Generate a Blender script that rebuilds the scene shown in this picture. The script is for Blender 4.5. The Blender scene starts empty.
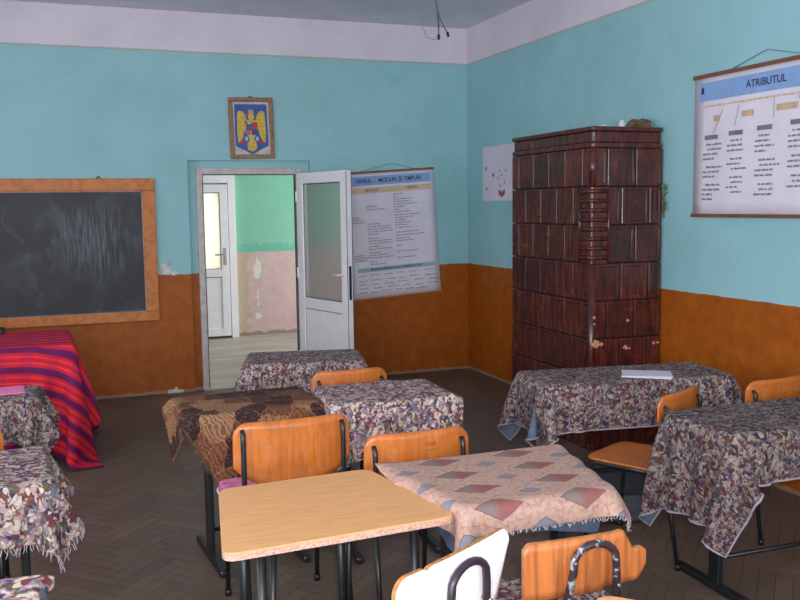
import bpy, bmesh, math, random
import numpy as np
from mathutils import Vector, Matrix
C = bpy.context.scene.collection
PI = math.pi
rnd = random.Random(7)

# ------------------------------------------------------------------ helpers
def s2l(c):
    return tuple((x/12.92 if x <= .04045 else ((x+.055)/1.055)**2.4) for x in [v/255 for v in c]) + (1,)

def bx(bm, x0, x1, y0, y1, z0, z1, M=None, mi=0):
    vs = [bm.verts.new((x, y, z)) for x in (x0, x1) for y in (y0, y1) for z in (z0, z1)]
    if M is not None:
        for v in vs: v.co = M @ v.co
    fs = []
    for f in ((0,1,3,2),(4,6,7,5),(0,4,5,1),(2,3,7,6),(0,2,6,4),(1,5,7,3)):
        g = bm.faces.new([vs[i] for i in f]); g.material_index = mi; fs.append(g)
    return fs

def tube(bm, pts, r, n=10, flat=1.0, closed=False, mi=0):
    pts = [Vector(p) for p in pts]
    rings = []
    N = len(pts)
    up = None
    for i, p in enumerate(pts):
        if closed: t = (pts[(i+1) % N]-pts[i-1])
        else: t = (pts[min(i+1, N-1)]-pts[max(i-1, 0)])
        t.normalize()
        if up is None:
            a = Vector((0,0,1)) if abs(t.z) < .9 else Vector((1,0,0))
            up = (a-t*a.dot(t)).normalized()
        else:
            up = (up-t*up.dot(t)).normalized()
        s = t.cross(up)
        rings.append([bm.verts.new(p+s*(r*math.cos(2*PI*k/n))+up*(r*flat*math.sin(2*PI*k/n))) for k in range(n)])
    for i in range(N if closed else N-1):
        A, B = rings[i], rings[(i+1) % N]
        for k in range(n):
            f = bm.faces.new((A[k], A[(k+1) % n], B[(k+1) % n], B[k])); f.smooth = True; f.material_index = mi
    if not closed:
        bm.faces.new(rings[0]).material_index = mi; bm.faces.new(rings[-1][::-1]).material_index = mi

def bend(pts, r, n=6):
    """round the corners of a polyline"""
    pts = [Vector(p) for p in pts]; out = [pts[0]]
    for a, b, c in zip(pts, pts[1:], pts[2:]):
        u, v = (a-b), (c-b); d = min(r, u.length*.49, v.length*.49)
        p, q = b+u.normalized()*d, b+v.normalized()*d
        for k in range(n+1):
            t = k/n; out.append((1-t)**2*p+2*t*(1-t)*b+t*t*q)
    out.append(pts[-1]); return out

def prism(bm, poly, z0, z1, mi=0):
    lo = [bm.verts.new((x, y, z0)) for x, y in poly]; hi = [bm.verts.new((x, y, z1)) for x, y in poly]
    n = len(poly)
    bm.faces.new(lo[::-1]).material_index = mi; bm.faces.new(hi).material_index = mi
    for i in range(n):
        bm.faces.new((lo[i], lo[(i+1) % n], hi[(i+1) % n], hi[i])).material_index = mi

def roundpoly(pts, rs, n=7):
    """rounded polygon outline"""
    out = []; N = len(pts)
    if not hasattr(rs, '__len__'): rs = [rs]*N
    for i in range(N):
        a, b, c = Vector(pts[i-1]), Vector(pts[i]), Vector(pts[(i+1) % N])
        u, v = (a-b), (c-b); d = min(rs[i], u.length*.49, v.length*.49)
        p, q = b+u.normalized()*d, b+v.normalized()*d
        for k in range(n+1):
            t = k/n; w = (1-t)**2*p+2*t*(1-t)*b+t*t*q; out.append((w.x, w.y))
    return out

def obj(name, bm, m, parent=None, bevel=0, smooth=False):
    bmesh.ops.recalc_face_normals(bm, faces=bm.faces[:])
    me = bpy.data.meshes.new(name); bm.to_mesh(me); bm.free()
    for mm in (m if isinstance(m, (list, tuple)) else [m]): me.materials.append(mm)
    o = bpy.data.objects.new(name, me); C.objects.link(o)
    if smooth:
        for p in me.polygons: p.use_smooth = True
    if parent: o.parent = parent
    if bevel:
        b = o.modifiers.new('bevel', 'BEVEL'); b.width = bevel; b.segments = 2; b.limit_method = 'ANGLE'; b.angle_limit = .6
    return o

def tag(o, label, cat, group=None):
    o['label'] = label; o['category'] = cat
    if group: o['group'] = group
    return o

def thing(name, label, cat, loc=(0,0,0), rz=0, group=None):
    o = bpy.data.objects.new(name, None); C.objects.link(o)
    o.empty_display_size = .1
    o.location = loc; o.rotation_euler = (0, 0, rz)
    return tag(o, label, cat, group)

def struct(name, bm, m, parent=None, **k):
    o = obj(name, bm, m, parent, **k)
    if not parent: o['kind'] = 'structure'
    return o

# ------------------------------------------------------------------ node helpers
class NT:
    def __init__(s, name):
        s.m = bpy.data.materials.new(name); s.m.use_nodes = True
        s.t = s.m.node_tree; s.b = s.t.nodes['Principled BSDF']
    def n(s, ty, **k):
        nd = s.t.nodes.new(ty)
        for a, v in k.items():
            if a.startswith('i_'):
                nm = a[2:]; nm = int(nm) if nm.isdigit() else nm.replace('_', ' ')
                if isinstance(v, bpy.types.NodeSocket): s.t.links.new(v, nd.inputs[nm])
                else: nd.inputs[nm].default_value = v
            else: setattr(nd, a, v)
        return nd
    def l(s, a, b): s.t.links.new(a, b)
    def noise(s, vec, scale, detail=4, rough=.6, dist=0):
        nd = s.n('ShaderNodeTexNoise', i_Scale=scale, i_Detail=detail, i_Roughness=rough, i_Distortion=dist)
        if vec is not None: s.l(vec, nd.inputs['Vector'])
        return nd
    def ramp(s, fac, stops, interp='LINEAR'):
        nd = s.n('ShaderNodeValToRGB'); nd.color_ramp.interpolation = interp
        e = nd.color_ramp.elements
        while len(e) > 1: e.remove(e[-1])
        e[0].position = stops[0][0]; e[0].color = stops[0][1]
        for p, c in stops[1:]:
            x = e.new(p); x.color = c
        s.l(fac, nd.inputs[0]); return nd.outputs[0]
    def mix(s, fac, a, b, blend='MIX'):
        nd = s.n('ShaderNodeMix', data_type='RGBA', blend_type=blend)
        for sock, v in ((nd.inputs[0], fac), (nd.inputs[6], a), (nd.inputs[7], b)):
            if isinstance(v, bpy.types.NodeSocket): s.l(v, sock)
            else: sock.default_value = v
        return nd.outputs[2]
    def math(s, op, a, b=0, c=0, clamp=False):
        nd = s.n('ShaderNodeMath', operation=op, use_clamp=clamp)
        for i, v in enumerate((a, b, c)):
            if isinstance(v, bpy.types.NodeSocket): s.l(v, nd.inputs[i])
            else: nd.inputs[i].default_value = v
        return nd.outputs[0]
    def pos(s): return s.n('ShaderNodeNewGeometry').outputs['Position']
    def obj(s): return s.n('ShaderNodeTexCoord').outputs['Object']
    def uv(s): return s.n('ShaderNodeTexCoord').outputs['UV']
    def sep(s, v):
        nd = s.n('ShaderNodeSeparateXYZ'); s.l(v, nd.inputs[0]); return nd.outputs
    def comb(s, x, y, z=0):
        nd = s.n('ShaderNodeCombineXYZ')
        for i, v in enumerate((x, y, z)):
            if isinstance(v, bpy.types.NodeSocket): s.l(v, nd.inputs[i])
            else: nd.inputs[i].default_value = v
        return nd.outputs[0]
    def mapv(s, v, scale=(1,1,1), rot=(0,0,0), loc=(0,0,0)):
        nd = s.n('ShaderNodeMapping'); s.l(v, nd.inputs[0])
        nd.inputs['Scale'].default_value = scale; nd.inputs['Rotation'].default_value = rot; nd.inputs['Location'].default_value = loc
        return nd.outputs[0]
    def out(s, col, rough=.6, bump=None, bs=.3, bd=.01, spec=None, metal=0):
        for nm, v in (('Base Color', col), ('Roughness', rough), ('Metallic', metal)):
            if isinstance(v, bpy.types.NodeSocket): s.l(v, s.b.inputs[nm])
            else: s.b.inputs[nm].default_value = v
        if spec is not None: s.b.inputs['Specular IOR Level'].default_value = spec
        if bump is not None:
            b = s.n('ShaderNodeBump', i_Strength=bs, i_Distance=bd); s.l(bump, b.inputs['Height']); s.l(b.outputs[0], s.b.inputs['Normal'])
        return s.m

def plain(name, c, rough=.5, var=.12, scale=12, metal=0, spec=None, bs=.1):
    t = NT(name); n = t.noise(t.obj(), scale, 5)
    a = s2l([max(0, v*(1-var)) for v in c]); b = s2l([min(255, v*(1+var*.6)) for v in c])
    return t.out(t.ramp(n.outputs[0], [(.3, a), (.7, b)]), rough, n.outputs[0], bs, .002, spec, metal)

# ------------------------------------------------------------------ materials
ZO, ZB, ZC = 1.09, 3.077, 3.426          # dado, white band, ceiling heights
def wall_mat():
    t = NT('painted_wall'); P = t.pos(); z = t.sep(P)[2]
    w = t.noise(P, 1.6, 6); w2 = t.noise(P, 9, 5); w3 = t.noise(P, 40, 3)
    zz = t.math('ADD', z, t.math('MULTIPLY', t.math('SUBTRACT', w2.outputs[0], .5), .02))
    teal = t.ramp(w.outputs[0], [(.3, s2l((136,184,190))), (.55, s2l((146,193,200))), (.75, s2l((152,196,208)))])
    teal = t.mix(t.math('MULTIPLY', t.ramp(t.noise(P, 3.1, 3, .4, 1.2).outputs[0], [(.66, (0,0,0,1)), (.72, (1,1,1,1))]), .35), teal, s2l((112,190,184)))
    och = t.ramp(w2.outputs[0], [(.3, s2l((142,70,8))), (.6, s2l((162,84,10))), (.8, s2l((172,98,26)))])
    och = t.mix(t.ramp(w3.outputs[0], [(.6, (0,0,0,1)), (.8, (.4,.4,.4,1))]), och, s2l((122,74,22)))
    wh = t.ramp(w.outputs[0], [(.3, s2l((204,196,210))), (.7, s2l((222,214,224)))])
    line = t.math('LESS_THAN', t.math('ABSOLUTE', t.math('SUBTRACT', zz, ZB)), .008)
    c = t.mix(t.math('GREATER_THAN', zz, ZO), och, teal)
    c = t.mix(t.math('GREATER_THAN', zz, ZB), c, wh)
    c = t.mix(t.math('MULTIPLY', line, .6), c, s2l((170,150,110)))
    scuff = t.math('MULTIPLY', t.math('LESS_THAN', z, t.math('MULTIPLY', w2.outputs[0], .055)), .6)
    c = t.mix(scuff, c, s2l((150,140,122)))
    h = t.math('ADD', w2.outputs[0], t.math('MULTIPLY', w3.outputs[0], .5))
    return t.out(c, .55, h, .25, .01, .35)
M = {}
M['wall'] = wall_mat()
M['ceiling'] = plain('ceiling_paint', (222,220,232), .8, .05, 2)
def corridor_mat():
    t = NT('corridor_wall_paint'); P = t.pos(); x, y, z = t.sep(P)
    w = t.noise(P, 2.2, 6); w2 = t.noise(P, 10, 5)
    zz = t.math('ADD', z, t.math('MULTIPLY', t.math('SUBTRACT', w.outputs[0], .5), .10))
    gr = t.ramp(w.outputs[0], [(.35, s2l((112,182,154))), (.6, s2l((126,186,160)))])
    gr = t.mix(t.math('MULTIPLY', t.math('LESS_THAN', t.math('ADD', z, t.math('MULTIPLY', w2.outputs[0], .35)), 1.38), .6), gr, s2l((84,170,144)))
    pk = t.ramp(w2.outputs[0], [(.3, s2l((188,158,158))), (.7, s2l((200,174,170)))])
    bx1 = t.math('MULTIPLY', t.math('ABSOLUTE', t.math('SUBTRACT', x, -1.48)), 1.0)
    pm = t.math('ADD', bx1, t.math('MULTIPLY', t.math('SUBTRACT', w.outputs[0], .5), .7))
    pk = t.mix(t.math('LESS_THAN', pm, .02), pk, s2l((206,206,192)))
    pk = t.mix(t.math('LESS_THAN', t.math('ADD', t.math('ABSOLUTE', t.math('SUBTRACT', x, -1.7)), t.math('MULTIPLY', t.math('SUBTRACT', w2.outputs[0], .5), .2)), .09), pk, s2l((176,160,140)))
    c = t.mix(t.math('GREATER_THAN', zz, 1.11), pk, gr)
    c = t.mix(t.math('MULTIPLY', t.math('LESS_THAN', z, t.math('MULTIPLY', w2.outputs[0], .1)), .7), c, s2l((110,96,74)))
    return t.out(c, .7, w2.outputs[0], .2, .01)
M['corridor'] = corridor_mat()
def conc():
    t = NT('worn_concrete_floor'); P = t.pos(); n = t.noise(P, 2.5, 6); n2 = t.noise(t.mapv(P, (.4, 2, 1)), 2.0, 3)
    c = t.mix(.5, t.ramp(n.outputs[0], [(.3, s2l((140,128,118))), (.7, s2l((180,168,156)))]), t.ramp(n2.outputs[0], [(.35, s2l((132,122,110))), (.65, s2l((200,190,180)))]))
    return t.out(c, .45, n.outputs[0], .1)
M['concrete'] = conc()
def parq():
    t = NT('dirty_parquet'); P = t.pos()
    a = t.n('ShaderNodeAttribute', attribute_name='tint').outputs['Fac']
    n = t.noise(P, 2.2, 6); n2 = t.noise(P, 30, 4)
    c = t.ramp(a, [(0, s2l((92,75,65))), (.5, s2l((102,84,73))), (1, s2l((114,96,83)))])
    c = t.mix(.5, c, t.ramp(n.outputs[0], [(.3, s2l((82,68,60))), (.7, s2l((126,108,96)))]))
    c = t.mix(t.math('MULTIPLY', t.ramp(n2.outputs[0], [(.55, (0,0,0,1)), (.75, (1,1,1,1))]), .35), c, s2l((70,60,52)))
    r = t.math('ADD', .36, t.math('MULTIPLY', n.outputs[0], .3))
    return t.out(c, r, n2.outputs[0], .12, .004, .4)
M['parquet'] = parq()
M['gap'] = plain('floor_gap', (62,54,48), .8)
def wood(name, base, dark, sc=(1, 14, 1), rough=.4, scale=5, bs=.05, wear=None, dist=1.0):
    t = NT(name); o = t.mapv(t.obj(), sc); n = t.noise(o, scale, 6, .6, dist); n2 = t.noise(t.obj(), 7, 5)
    c = t.ramp(n.outputs[0], [(.3, s2l(dark)), (.55, s2l(base)), (.8, s2l([min(255, v*1.08) for v in base]))])
    if wear:
        n3 = t.noise(t.mapv(t.obj(), (9, 9, 1.5)), 9, 5, .7)
        c = t.mix(t.math('MULTIPLY', t.ramp(n3.outputs[0], [(.46, (0,0,0,1)), (.62, (1,1,1,1))]), .6), c, s2l(wear[0]))
        c = t.mix(t.math('MULTIPLY', t.ramp(n2.outputs[0], [(.45, (0,0,0,1)), (.65, (1,1,1,1))]), .6), c, s2l(wear[1]))
    return t.out(c, rough, n.outputs[0], bs, .002, .45)
M['orange_ply'] = wood('orange_varnished_plywood', (190,104,32), (172,88,26), (14, 14, 1.0), .38, 4, .05, ((186,122,82), (150,80,34)))
M['beech'] = wood('beech_laminate', (216,160,106), (204,146,92), (3, 26, 1), .38, 3, .02, None, .6)
M['chip'] = None
t = NT('raw_chipboard_edge'); n = t.noise(t.obj(), 160, 3)
M['chip'] = t.out(t.ramp(n.outputs[0], [(.35, s2l((170,120,104))), (.65, s2l((212,176,160)))]), .8)
M['frame_wood'] = wood('orange_frame_wood', (196,116,52), (166,92,38), (3, 3, 3), .5, 4, .05)
M['zebra'] = wood('striped_veneer', (190,112,60), (128,70,36), (26, 26, 1.4), .4, 1.6, .02, None, .3)
M['brown_edge'] = plain('bare_ply_edge', (176,120,70), .7, .2, 60)
t = NT('chipped_white_laminate'); n = t.noise(t.obj(), 26, 5, .6, .8)
M['white_lam'] = t.out(t.ramp(n.outputs[0], [(.70, s2l((253,251,253))), (.715, s2l((110,96,80)))]), .35)
M['black_metal'] = plain('black_enamelled_steel', (26,30,34), .38, .3, 20, 0)
t = NT('rust_flecked_tube'); n = t.noise(t.obj(), 34, 4)
M['worn_tube'] = t.out(t.ramp(n.outputs[0], [(.42, s2l((58,44,50))), (.56, s2l((66,52,60))), (.6, s2l((160,168,176)))]), .35, metal=.2)
M['purple_tube'] = plain('dark_purple_tube', (56,44,58), .3, .2, 15)
M['black_plastic'] = plain('black_plastic', (20,20,22), .5)
M['pvc'] = plain('white_pvc', (240,237,242), .35, .03, 6)
M['pvc_seal'] = plain('grey_seal', (84,80,86), .6)
M['pvc_dirty'] = plain('worn_white_paint', (190,180,178), .5, .1, 18)
M['steel'] = plain('brushed_steel', (170,170,170), .3, .1, 20, .8)
M['paper'] = plain('white_paper', (210,204,218), .6, .03, 3)
M['chart_paper'] = plain('printed_chart_paper', (222,216,230), .45, .04, 3)
M['pink_paper'] = plain('pink_paper', (226,120,168), .6, .06, 8)
M['grey_print'] = plain('grey_print', (122,118,134), .6, .1)
M['dark_print'] = plain('dark_blue_print', (44,52,96), .6, .1)
M['blue_print'] = plain('pale_blue_print', (132,166,214), .5, .05)
M['tan_print'] = plain('tan_print', (212,184,156), .5, .05)
M['tealgrey_print'] = plain('grey_blue_print', (150,180,190), .5, .05)
M['rod_wood'] = plain('dark_rod_wood', (118,76,60), .5)
M['cord'] = plain('thin_cord', (96,120,128), .7)
def glaze(name, c0, c1, c2):
    t = NT(name); o = t.obj()
    a = t.n('ShaderNodeAttribute', attribute_name='tint').outputs['Fac']
    st = t.noise(t.mapv(o, (1,1,.16)), 34, 4, .6); n = t.noise(o, 9, 4)
    c = t.ramp(st.outputs[0], [(.3, s2l(c0)), (.5, s2l(c1)), (.72, s2l(c2))])
    c = t.mix(t.math('MULTIPLY', a, .65), c, s2l((34,20,24)))
    c = t.mix(t.math('MULTIPLY', t.ramp(n.outputs[0], [(.5, (0,0,0,1)), (.7, (1,1,1,1))]), .3), c, s2l((112,52,34)))
    h = t.math('ADD', st.outputs[0], n.outputs[0])
    return t.out(c, t.math('ADD', .14, t.math('MULTIPLY', n.outputs[0], .2)), h, .5, .006, .5)
M['glaze'] = glaze('brown_glazed_tile', (40,20,20), (76,34,30), (112,48,34))
M['grout'] = plain('stove_grout', (40,26,24), .8)
M['terracotta'] = plain('chipped_terracotta', (196,140,112), .8, .15, 50)

def cloth_uv(t):
    u = t.uv(); return u
def floral(name, sc=1.0, seed=0.0, dark=1.0):
    t = NT(name); u = t.mapv(t.uv(), (1,1,1), (0,0,.3*seed), (seed*3.1, seed*1.7, 0))
    dn = t.noise(u, 14*sc, 3); 
    dv = t.n('ShaderNodeVectorMath', operation='MULTIPLY_ADD')
    t.l(dn.outputs['Color'], dv.inputs[0]); dv.inputs[1].default_value = (.07/sc,.07/sc,0); t.l(u, dv.inputs[2])
    def vor(scale, feat='F1'):
        v = t.n('ShaderNodeTexVoronoi', feature=feat, i_Scale=scale*sc); v.voronoi_dimensions = '2D'; t.l(dv.outputs[0], v.inputs['Vector']); return v
    L = [(0,(196,182,172)),(.18,(168,142,142)),(.32,(108,54,56)),(.44,(140,120,136)),(.56,(60,50,84)),(.66,(186,170,152)),(.76,(96,100,106)),(.85,(128,78,60)),(.94,(90,84,56))]
    L = [(p, s2l([v*dark for v in c])) for p, c in L]
    v1 = vor(24); r1 = t.n('ShaderNodeSeparateColor'); t.l(v1.outputs['Color'], r1.inputs[0])
    c1 = t.ramp(r1.outputs[0], L, 'CONSTANT')
    v2 = vor(84); r2 = t.n('ShaderNodeSeparateColor'); t.l(v2.outputs['Color'], r2.inputs[0])
    c2 = t.ramp(r2.outputs[1], L, 'CONSTANT')
    m = t.ramp(t.noise(u, 30*sc, 3).outputs[0], [(.40, (.05,.05,.05,1)), (.5, (1,1,1,1))])
    c = t.mix(m, c1, c2)
    e = vor(24, 'DISTANCE_TO_EDGE'); line = t.math('LESS_THAN', e.outputs['Distance'], .07)
    c = t.mix(t.math('MULTIPLY', line, .4), c, s2l([v*dark for v in (58,44,70)]))
    e2 = vor(84, 'DISTANCE_TO_EDGE'); line2 = t.math('MULTIPLY', t.math('LESS_THAN', e2.outputs['Distance'], .06), m)
    c = t.mix(t.math('MULTIPLY', line2, .4), c, s2l([v*dark for v in (86,64,74)]))
    w = t.noise(u, 400, 2)
    return t.out(c, .85, w.outputs[0], .2, .002, .15)
M['floral_a'] = floral('floral_tapestry_cloth', 1.1, 0, .82)
M['floral_b'] = floral('floral_tapestry_cloth_large', .95, 1, 1.05)
M['floral_c'] = floral('floral_tapestry_cloth_fine', 1.15, 2, .92)
M['floral_d'] = floral('floral_tapestry_cloth_right', 1.1, 3, .74)  # palette darkened: the weaker light at this desk is painted into the cloth
M['floral_e'] = floral('floral_tapestry_cloth_left', .9, 4, .95)
M['floral_f'] = floral('floral_tapestry_cloth_bold', .5, 5, 1.1)

def plaid():
    t = NT('red_striped_cloth'); u, v, _ = t.sep(t.uv())
    f = t.math('FRACT', t.math('DIVIDE', v, .118))
    c = t.ramp(f, [(0, s2l((214,36,48))), (.10, s2l((236,74,70))), (.14, s2l((206,30,52))), (.24, s2l((190,26,60))), (.30, s2l((60,22,84))), (.56, s2l((70,26,92))), (.62, s2l((210,34,56))), (.78, s2l((236,84,78))), (.82, s2l((214,32,46))), (.92, s2l((176,26,66)))], 'CONSTANT')
    g = t.math('FRACT', t.math('DIVIDE', u, .16))
    c = t.mix(t.math('MULTIPLY', t.math('LESS_THAN', g, .42), .22), c, s2l((120,30,96)))
    w = t.noise(t.uv(), 300, 2)
    c = t.mix(t.math('MULTIPLY', w.outputs[0], .2), c, s2l((230,60,70)))
    return t.out(c, .8, w.outputs[0], .2, .002, .2)
M['plaid'] = plaid()

def diamonds():
    t = NT('diamond_patterned_cloth'); uv = t.uv()
    n = t.noise(uv, 22, 3); dv = t.n('ShaderNodeVectorMath', operation='MULTIPLY_ADD')
    t.l(n.outputs['Color'], dv.inputs[0]); dv.inputs[1].default_value = (.008,.008,0); t.l(uv, dv.inputs[2])
    u, v, _ = t.sep(dv.outputs[0])
    A, B = .30, .160
    def cell(x, per, off): return t.math('SUBTRACT', t.math('FRACT', t.math('ADD', t.math('DIVIDE', x, per), off)), .5)
    def dia(ou, ov, hw, hh):
        cu, cv = cell(u, A, ou), cell(v, B, ov)
        d = t.math('ADD', t.math('MULTIPLY', t.math('ABSOLUTE', cu), A/hw), t.math('MULTIPLY', t.math('ABSOLUTE', cv), B/hh))
        return cu, d
    g = t.noise(uv, 60, 4)
    base = t.ramp(g.outputs[0], [(.35, s2l((158,124,114))), (.55, s2l((178,146,130))), (.7, s2l((170,152,146)))])
    v3 = t.n('ShaderNodeTexVoronoi', feature='DISTANCE_TO_EDGE', i_Scale=17); v3.voronoi_dimensions='2D'; t.l(dv.outputs[0], v3.inputs['Vector'])
    base = t.mix(t.math('MULTIPLY', t.math('LESS_THAN', t.math('ADD', v3.outputs['Distance'], t.math('MULTIPLY', t.math('SUBTRACT', g.outputs[0], .5), .2)), .02), .45), base, s2l((146,84,88)))
    cu, d = dia(0, 0, .078, .043)
    half = t.mix(t.ramp(t.math('ADD', t.math('ADD', cu, .44), t.math('MULTIPLY', g.outputs[0], .12)), [(.42, (0,0,0,1)), (.52, (1,1,1,1))]), s2l((112,112,112)), s2l((136,66,66)))
    half = t.mix(t.math('MULTIPLY', g.outputs[0], .9), half, s2l((138,104,98)))
    c = t.mix(t.math('LESS_THAN', d, 1.12), base, s2l((120,90,92)))
    c = t.mix(t.math('LESS_THAN', d, 1.0), c, half)
    cu2, d2 = dia(.5, .5, .038, .023)
    c = t.mix(t.math('LESS_THAN', d2, 1.15), c, s2l((96,90,110)))
    c = t.mix(t.math('LESS_THAN', d2, 1.0), c, s2l((126,122,134)))
    w = t.noise(uv, 400, 2)
    return t.out(c, .85, w.outputs[0], .25, .002, .15)
M['diamonds'] = diamonds()
def brownc():
    t = NT('brown_geometric_tapestry'); uv = t.uv()
    n = t.noise(uv, 9, 4); dv = t.n('ShaderNodeVectorMath', operation='MULTIPLY_ADD')
    t.l(n.outputs['Color'], dv.inputs[0]); dv.inputs[1].default_value = (.12,.12,0); t.l(uv, dv.inputs[2])
    v = t.n('ShaderNodeTexVoronoi', i_Scale=9, distance='MANHATTAN'); v.voronoi_dimensions='2D'; t.l(dv.outputs[0], v.inputs['Vector'])
    rc = t.n('ShaderNodeSeparateColor'); t.l(v.outputs['Color'], rc.inputs[0])
    c1 = t.ramp(rc.outputs[0], [(0, s2l((104,70,52))), (.22, s2l((150,112,84))), (.42, s2l((52,36,38))), (.66, s2l((122,78,54))), (.82, s2l((76,50,44)))], 'CONSTANT')
    w = t.n('ShaderNodeTexWave', i_Scale=16, i_Distortion=3, i_Detail=2); t.l(dv.outputs[0], w.inputs['Vector'])
    c = t.mix(t.math('MULTIPLY', t.math('GREATER_THAN', w.outputs['Fac'], .62), .6), c1, s2l((44,28,30)))
    e = t.n('ShaderNodeTexVoronoi', i_Scale=9, feature='DISTANCE_TO_EDGE'); e.voronoi_dimensions='2D'; t.l(dv.outputs[0], e.inputs['Vector'])
    c = t.mix(t.math('MULTIPLY', t.math('LESS_THAN', e.outputs['Distance'], .03), .35), c, s2l((176,120,84)))
    f = t.noise(uv, 90, 3); c = t.mix(t.ramp(f.outputs[0], [(.5, (0,0,0,1)), (.75, (.45,.45,.45,1))]), c, s2l((176,130,96)))
    return t.out(c, .85, f.outputs[0], .3, .003, .15)
M['brown_cloth'] = brownc()
M['hem_grey'] = plain('pale_hem_tape', (150,146,158), .8, .1, 40)
M['lining'] = plain('blue_grey_lining', (96,110,130), .8, .15, 20)
M['undercloth'] = plain('dull_blue_cloth', (66,80,102), .85, .15, 20)
M['fringe'] = plain('fringe_thread', (186,178,184), .9, .15, 60)
M['brown_fringe'] = plain('brown_fringe_thread', (112,78,58), .9, .2, 60)
def board():
    t = NT('chalkboard_slate'); o = t.obj(); x, y, z = t.sep(o)
    n = t.noise(o, 3, 6); 
    base = t.ramp(n.outputs[0], [(.3, s2l((34,36,42))), (.7, s2l((50,53,60)))])
    sm = t.noise(t.mapv(o, (1,1,1), (0,.5,0)), 3.5, 5, .6, .8)
    st = t.noise(t.mapv(o, (14,1,1.2), (0,-.35,0)), 3.5, 3, .5)
    # soft patch where the sponge was rubbed
    def blob(cx, cz, rx, rz):
        a = t.math('DIVIDE', t.math('SUBTRACT', x, cx), rx); b = t.math('DIVIDE', t.math('SUBTRACT', z, cz), rz)
        d = t.math('SQRT', t.math('ADD', t.math('MULTIPLY', a, a), t.math('MULTIPLY', b, b)))
        return t.math('SUBTRACT', 1.0, d, clamp=True)
    m = t.math('MULTIPLY', blob(.62, .08, .42, .42), t.ramp(st.outputs[0], [(.45, (0,0,0,1)), (.7, (1,1,1,1))]))
    m2 = t.math('MULTIPLY', blob(.05, .12, .5, .3), t.ramp(sm.outputs[0], [(.5, (0,0,0,1)), (.8, (1,1,1,1))]))
    m3 = t.math('MULTIPLY', t.ramp(sm.outputs[0], [(.5, (0,0,0,1)), (.8, (1,1,1,1))]), .35)
    edge = t.math('MULTIPLY', t.math('LESS_THAN', z, t.math('SUBTRACT', t.math('MULTIPLY', sm.outputs[0], .05), .555)), .35)
    f = t.math('ADD', t.math('ADD', t.math('MULTIPLY', m, 1.3), t.math('MULTIPLY', m2, .8)), t.math('ADD', m3, edge), clamp=True)
    return t.out(t.mix(t.math('MULTIPLY', f, .6), base, s2l((128,136,144))), .5, n.outputs[0], .05, .002, .35)
M['board'] = board()

def glassm(name, tint, rough, gl):
    t = NT(name); g = t.n('ShaderNodeBsdfGlossy', i_Color=(1,1,1,1), i_Roughness=.2)
    d = t.n('ShaderNodeBsdfTranslucent', i_Color=tint); tr = t.n('ShaderNodeBsdfDiffuse', i_Color=tint)
    m1 = t.n('ShaderNodeMixShader', i_Fac=.5); t.l(d.outputs[0], m1.inputs[1]); t.l(tr.outputs[0], m1.inputs[2])
    m2 = t.n('ShaderNodeMixShader', i_Fac=gl); t.l(m1.outputs[0], m2.inputs[1]); t.l(g.outputs[0], m2.inputs[2])
    t.l(m2.outputs[0], t.t.nodes['Material Output'].inputs[0]); return t.m
M['frosted'] = glassm('frosted_glass', s2l((226,232,226)), .2, .6)
M['frosted2'] = glassm('cream_frosted_glass', s2l((236,232,220)), .2, .05)
M['clear'] = NT('clear_window_glass').out((1,1,1,1), .02); M['clear'].node_tree.nodes['Principled BSDF'].inputs['Transmission Weight'].default_value = 1

# ------------------------------------------------------------------ room shell
XL, YN = -6.4, -10.3
bm = bmesh.new(); OX0, OX1, OZ = -2.785, -1.645, 2.12      # splayed niche around the door
FX0, FX1, FZ = -2.708, -1.721, 2.05
bx(bm, XL-.2, OX0, 0, .06, 0, ZC); bx(bm, OX1, .2, 0, .06, 0, ZC); bx(bm, OX0, OX1, 0, .06, OZ, ZC)
bx(bm, XL-.2, FX0, .06, .30, 0, ZC); bx(bm, FX1, .2, .06, .30, 0, ZC); bx(bm, FX0, FX1, .06, .30, FZ, ZC)
struct('wall_back', bm, M['wall'])
bm = bmesh.new(); bx(bm, 0, .2, YN-.2, 0, 0, ZC); struct('wall_right', bm, M['wall'])
WIN = [(-9.6, -8.1), (-7.4, -5.9), (-5.2, -3.7), (-3.0,-1.5)]; WZ0, WZ1 = .95, 2.95
RWIN = [(-5.6, -4.1), (-2.3, -.8)]
bm = bmesh.new(); xs = [XL-.2]+[v for w in RWIN for v in w]+[.2]
for i in range(0, len(xs), 2): bx(bm, xs[i], xs[i+1], YN-.2, YN, 0, ZC)
for a, b in RWIN: bx(bm, a, b, YN-.2, YN, 0, WZ0); bx(bm, a, b, YN-.2, YN, WZ1, ZC)
struct('wall_front', bm, M['wall'])
for k, (a, b) in enumerate(RWIN):
    bm = bmesh.new(); w = .06
    for (x0, x1, z0, z1) in ((a, a+w, WZ0, WZ1), (b-w, b, WZ0, WZ1), (a, b, WZ0, WZ0+w), (a, b, WZ1-w, WZ1), ((a+b)/2-w/2, (a+b)/2+w/2, WZ0, WZ1), (a, b, 2.3, 2.3+w)):
        bx(bm, x0, x1, YN-.13, YN-.07, z0, z1)
    o = struct('window_%d' % (k+5), bm, M['pvc'])
    bm = bmesh.new(); bx(bm, a-.04, b+.04, YN-.2, YN+.12, WZ0-.04, WZ0-.001); obj('window_sill', bm, M['pvc'], o)
bm = bmesh.new(); ys = [YN]+[v for w in WIN for v in w]+[0]
for i in range(0, len(ys), 2): bx(bm, XL-.2, XL, ys[i], ys[i+1], 0, ZC)
for a, b in WIN: bx(bm, XL-.2, XL, a, b, 0, WZ0); bx(bm, XL-.2, XL, a, b, WZ1, ZC)
struct('wall_left', bm, M['wall'])
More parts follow.
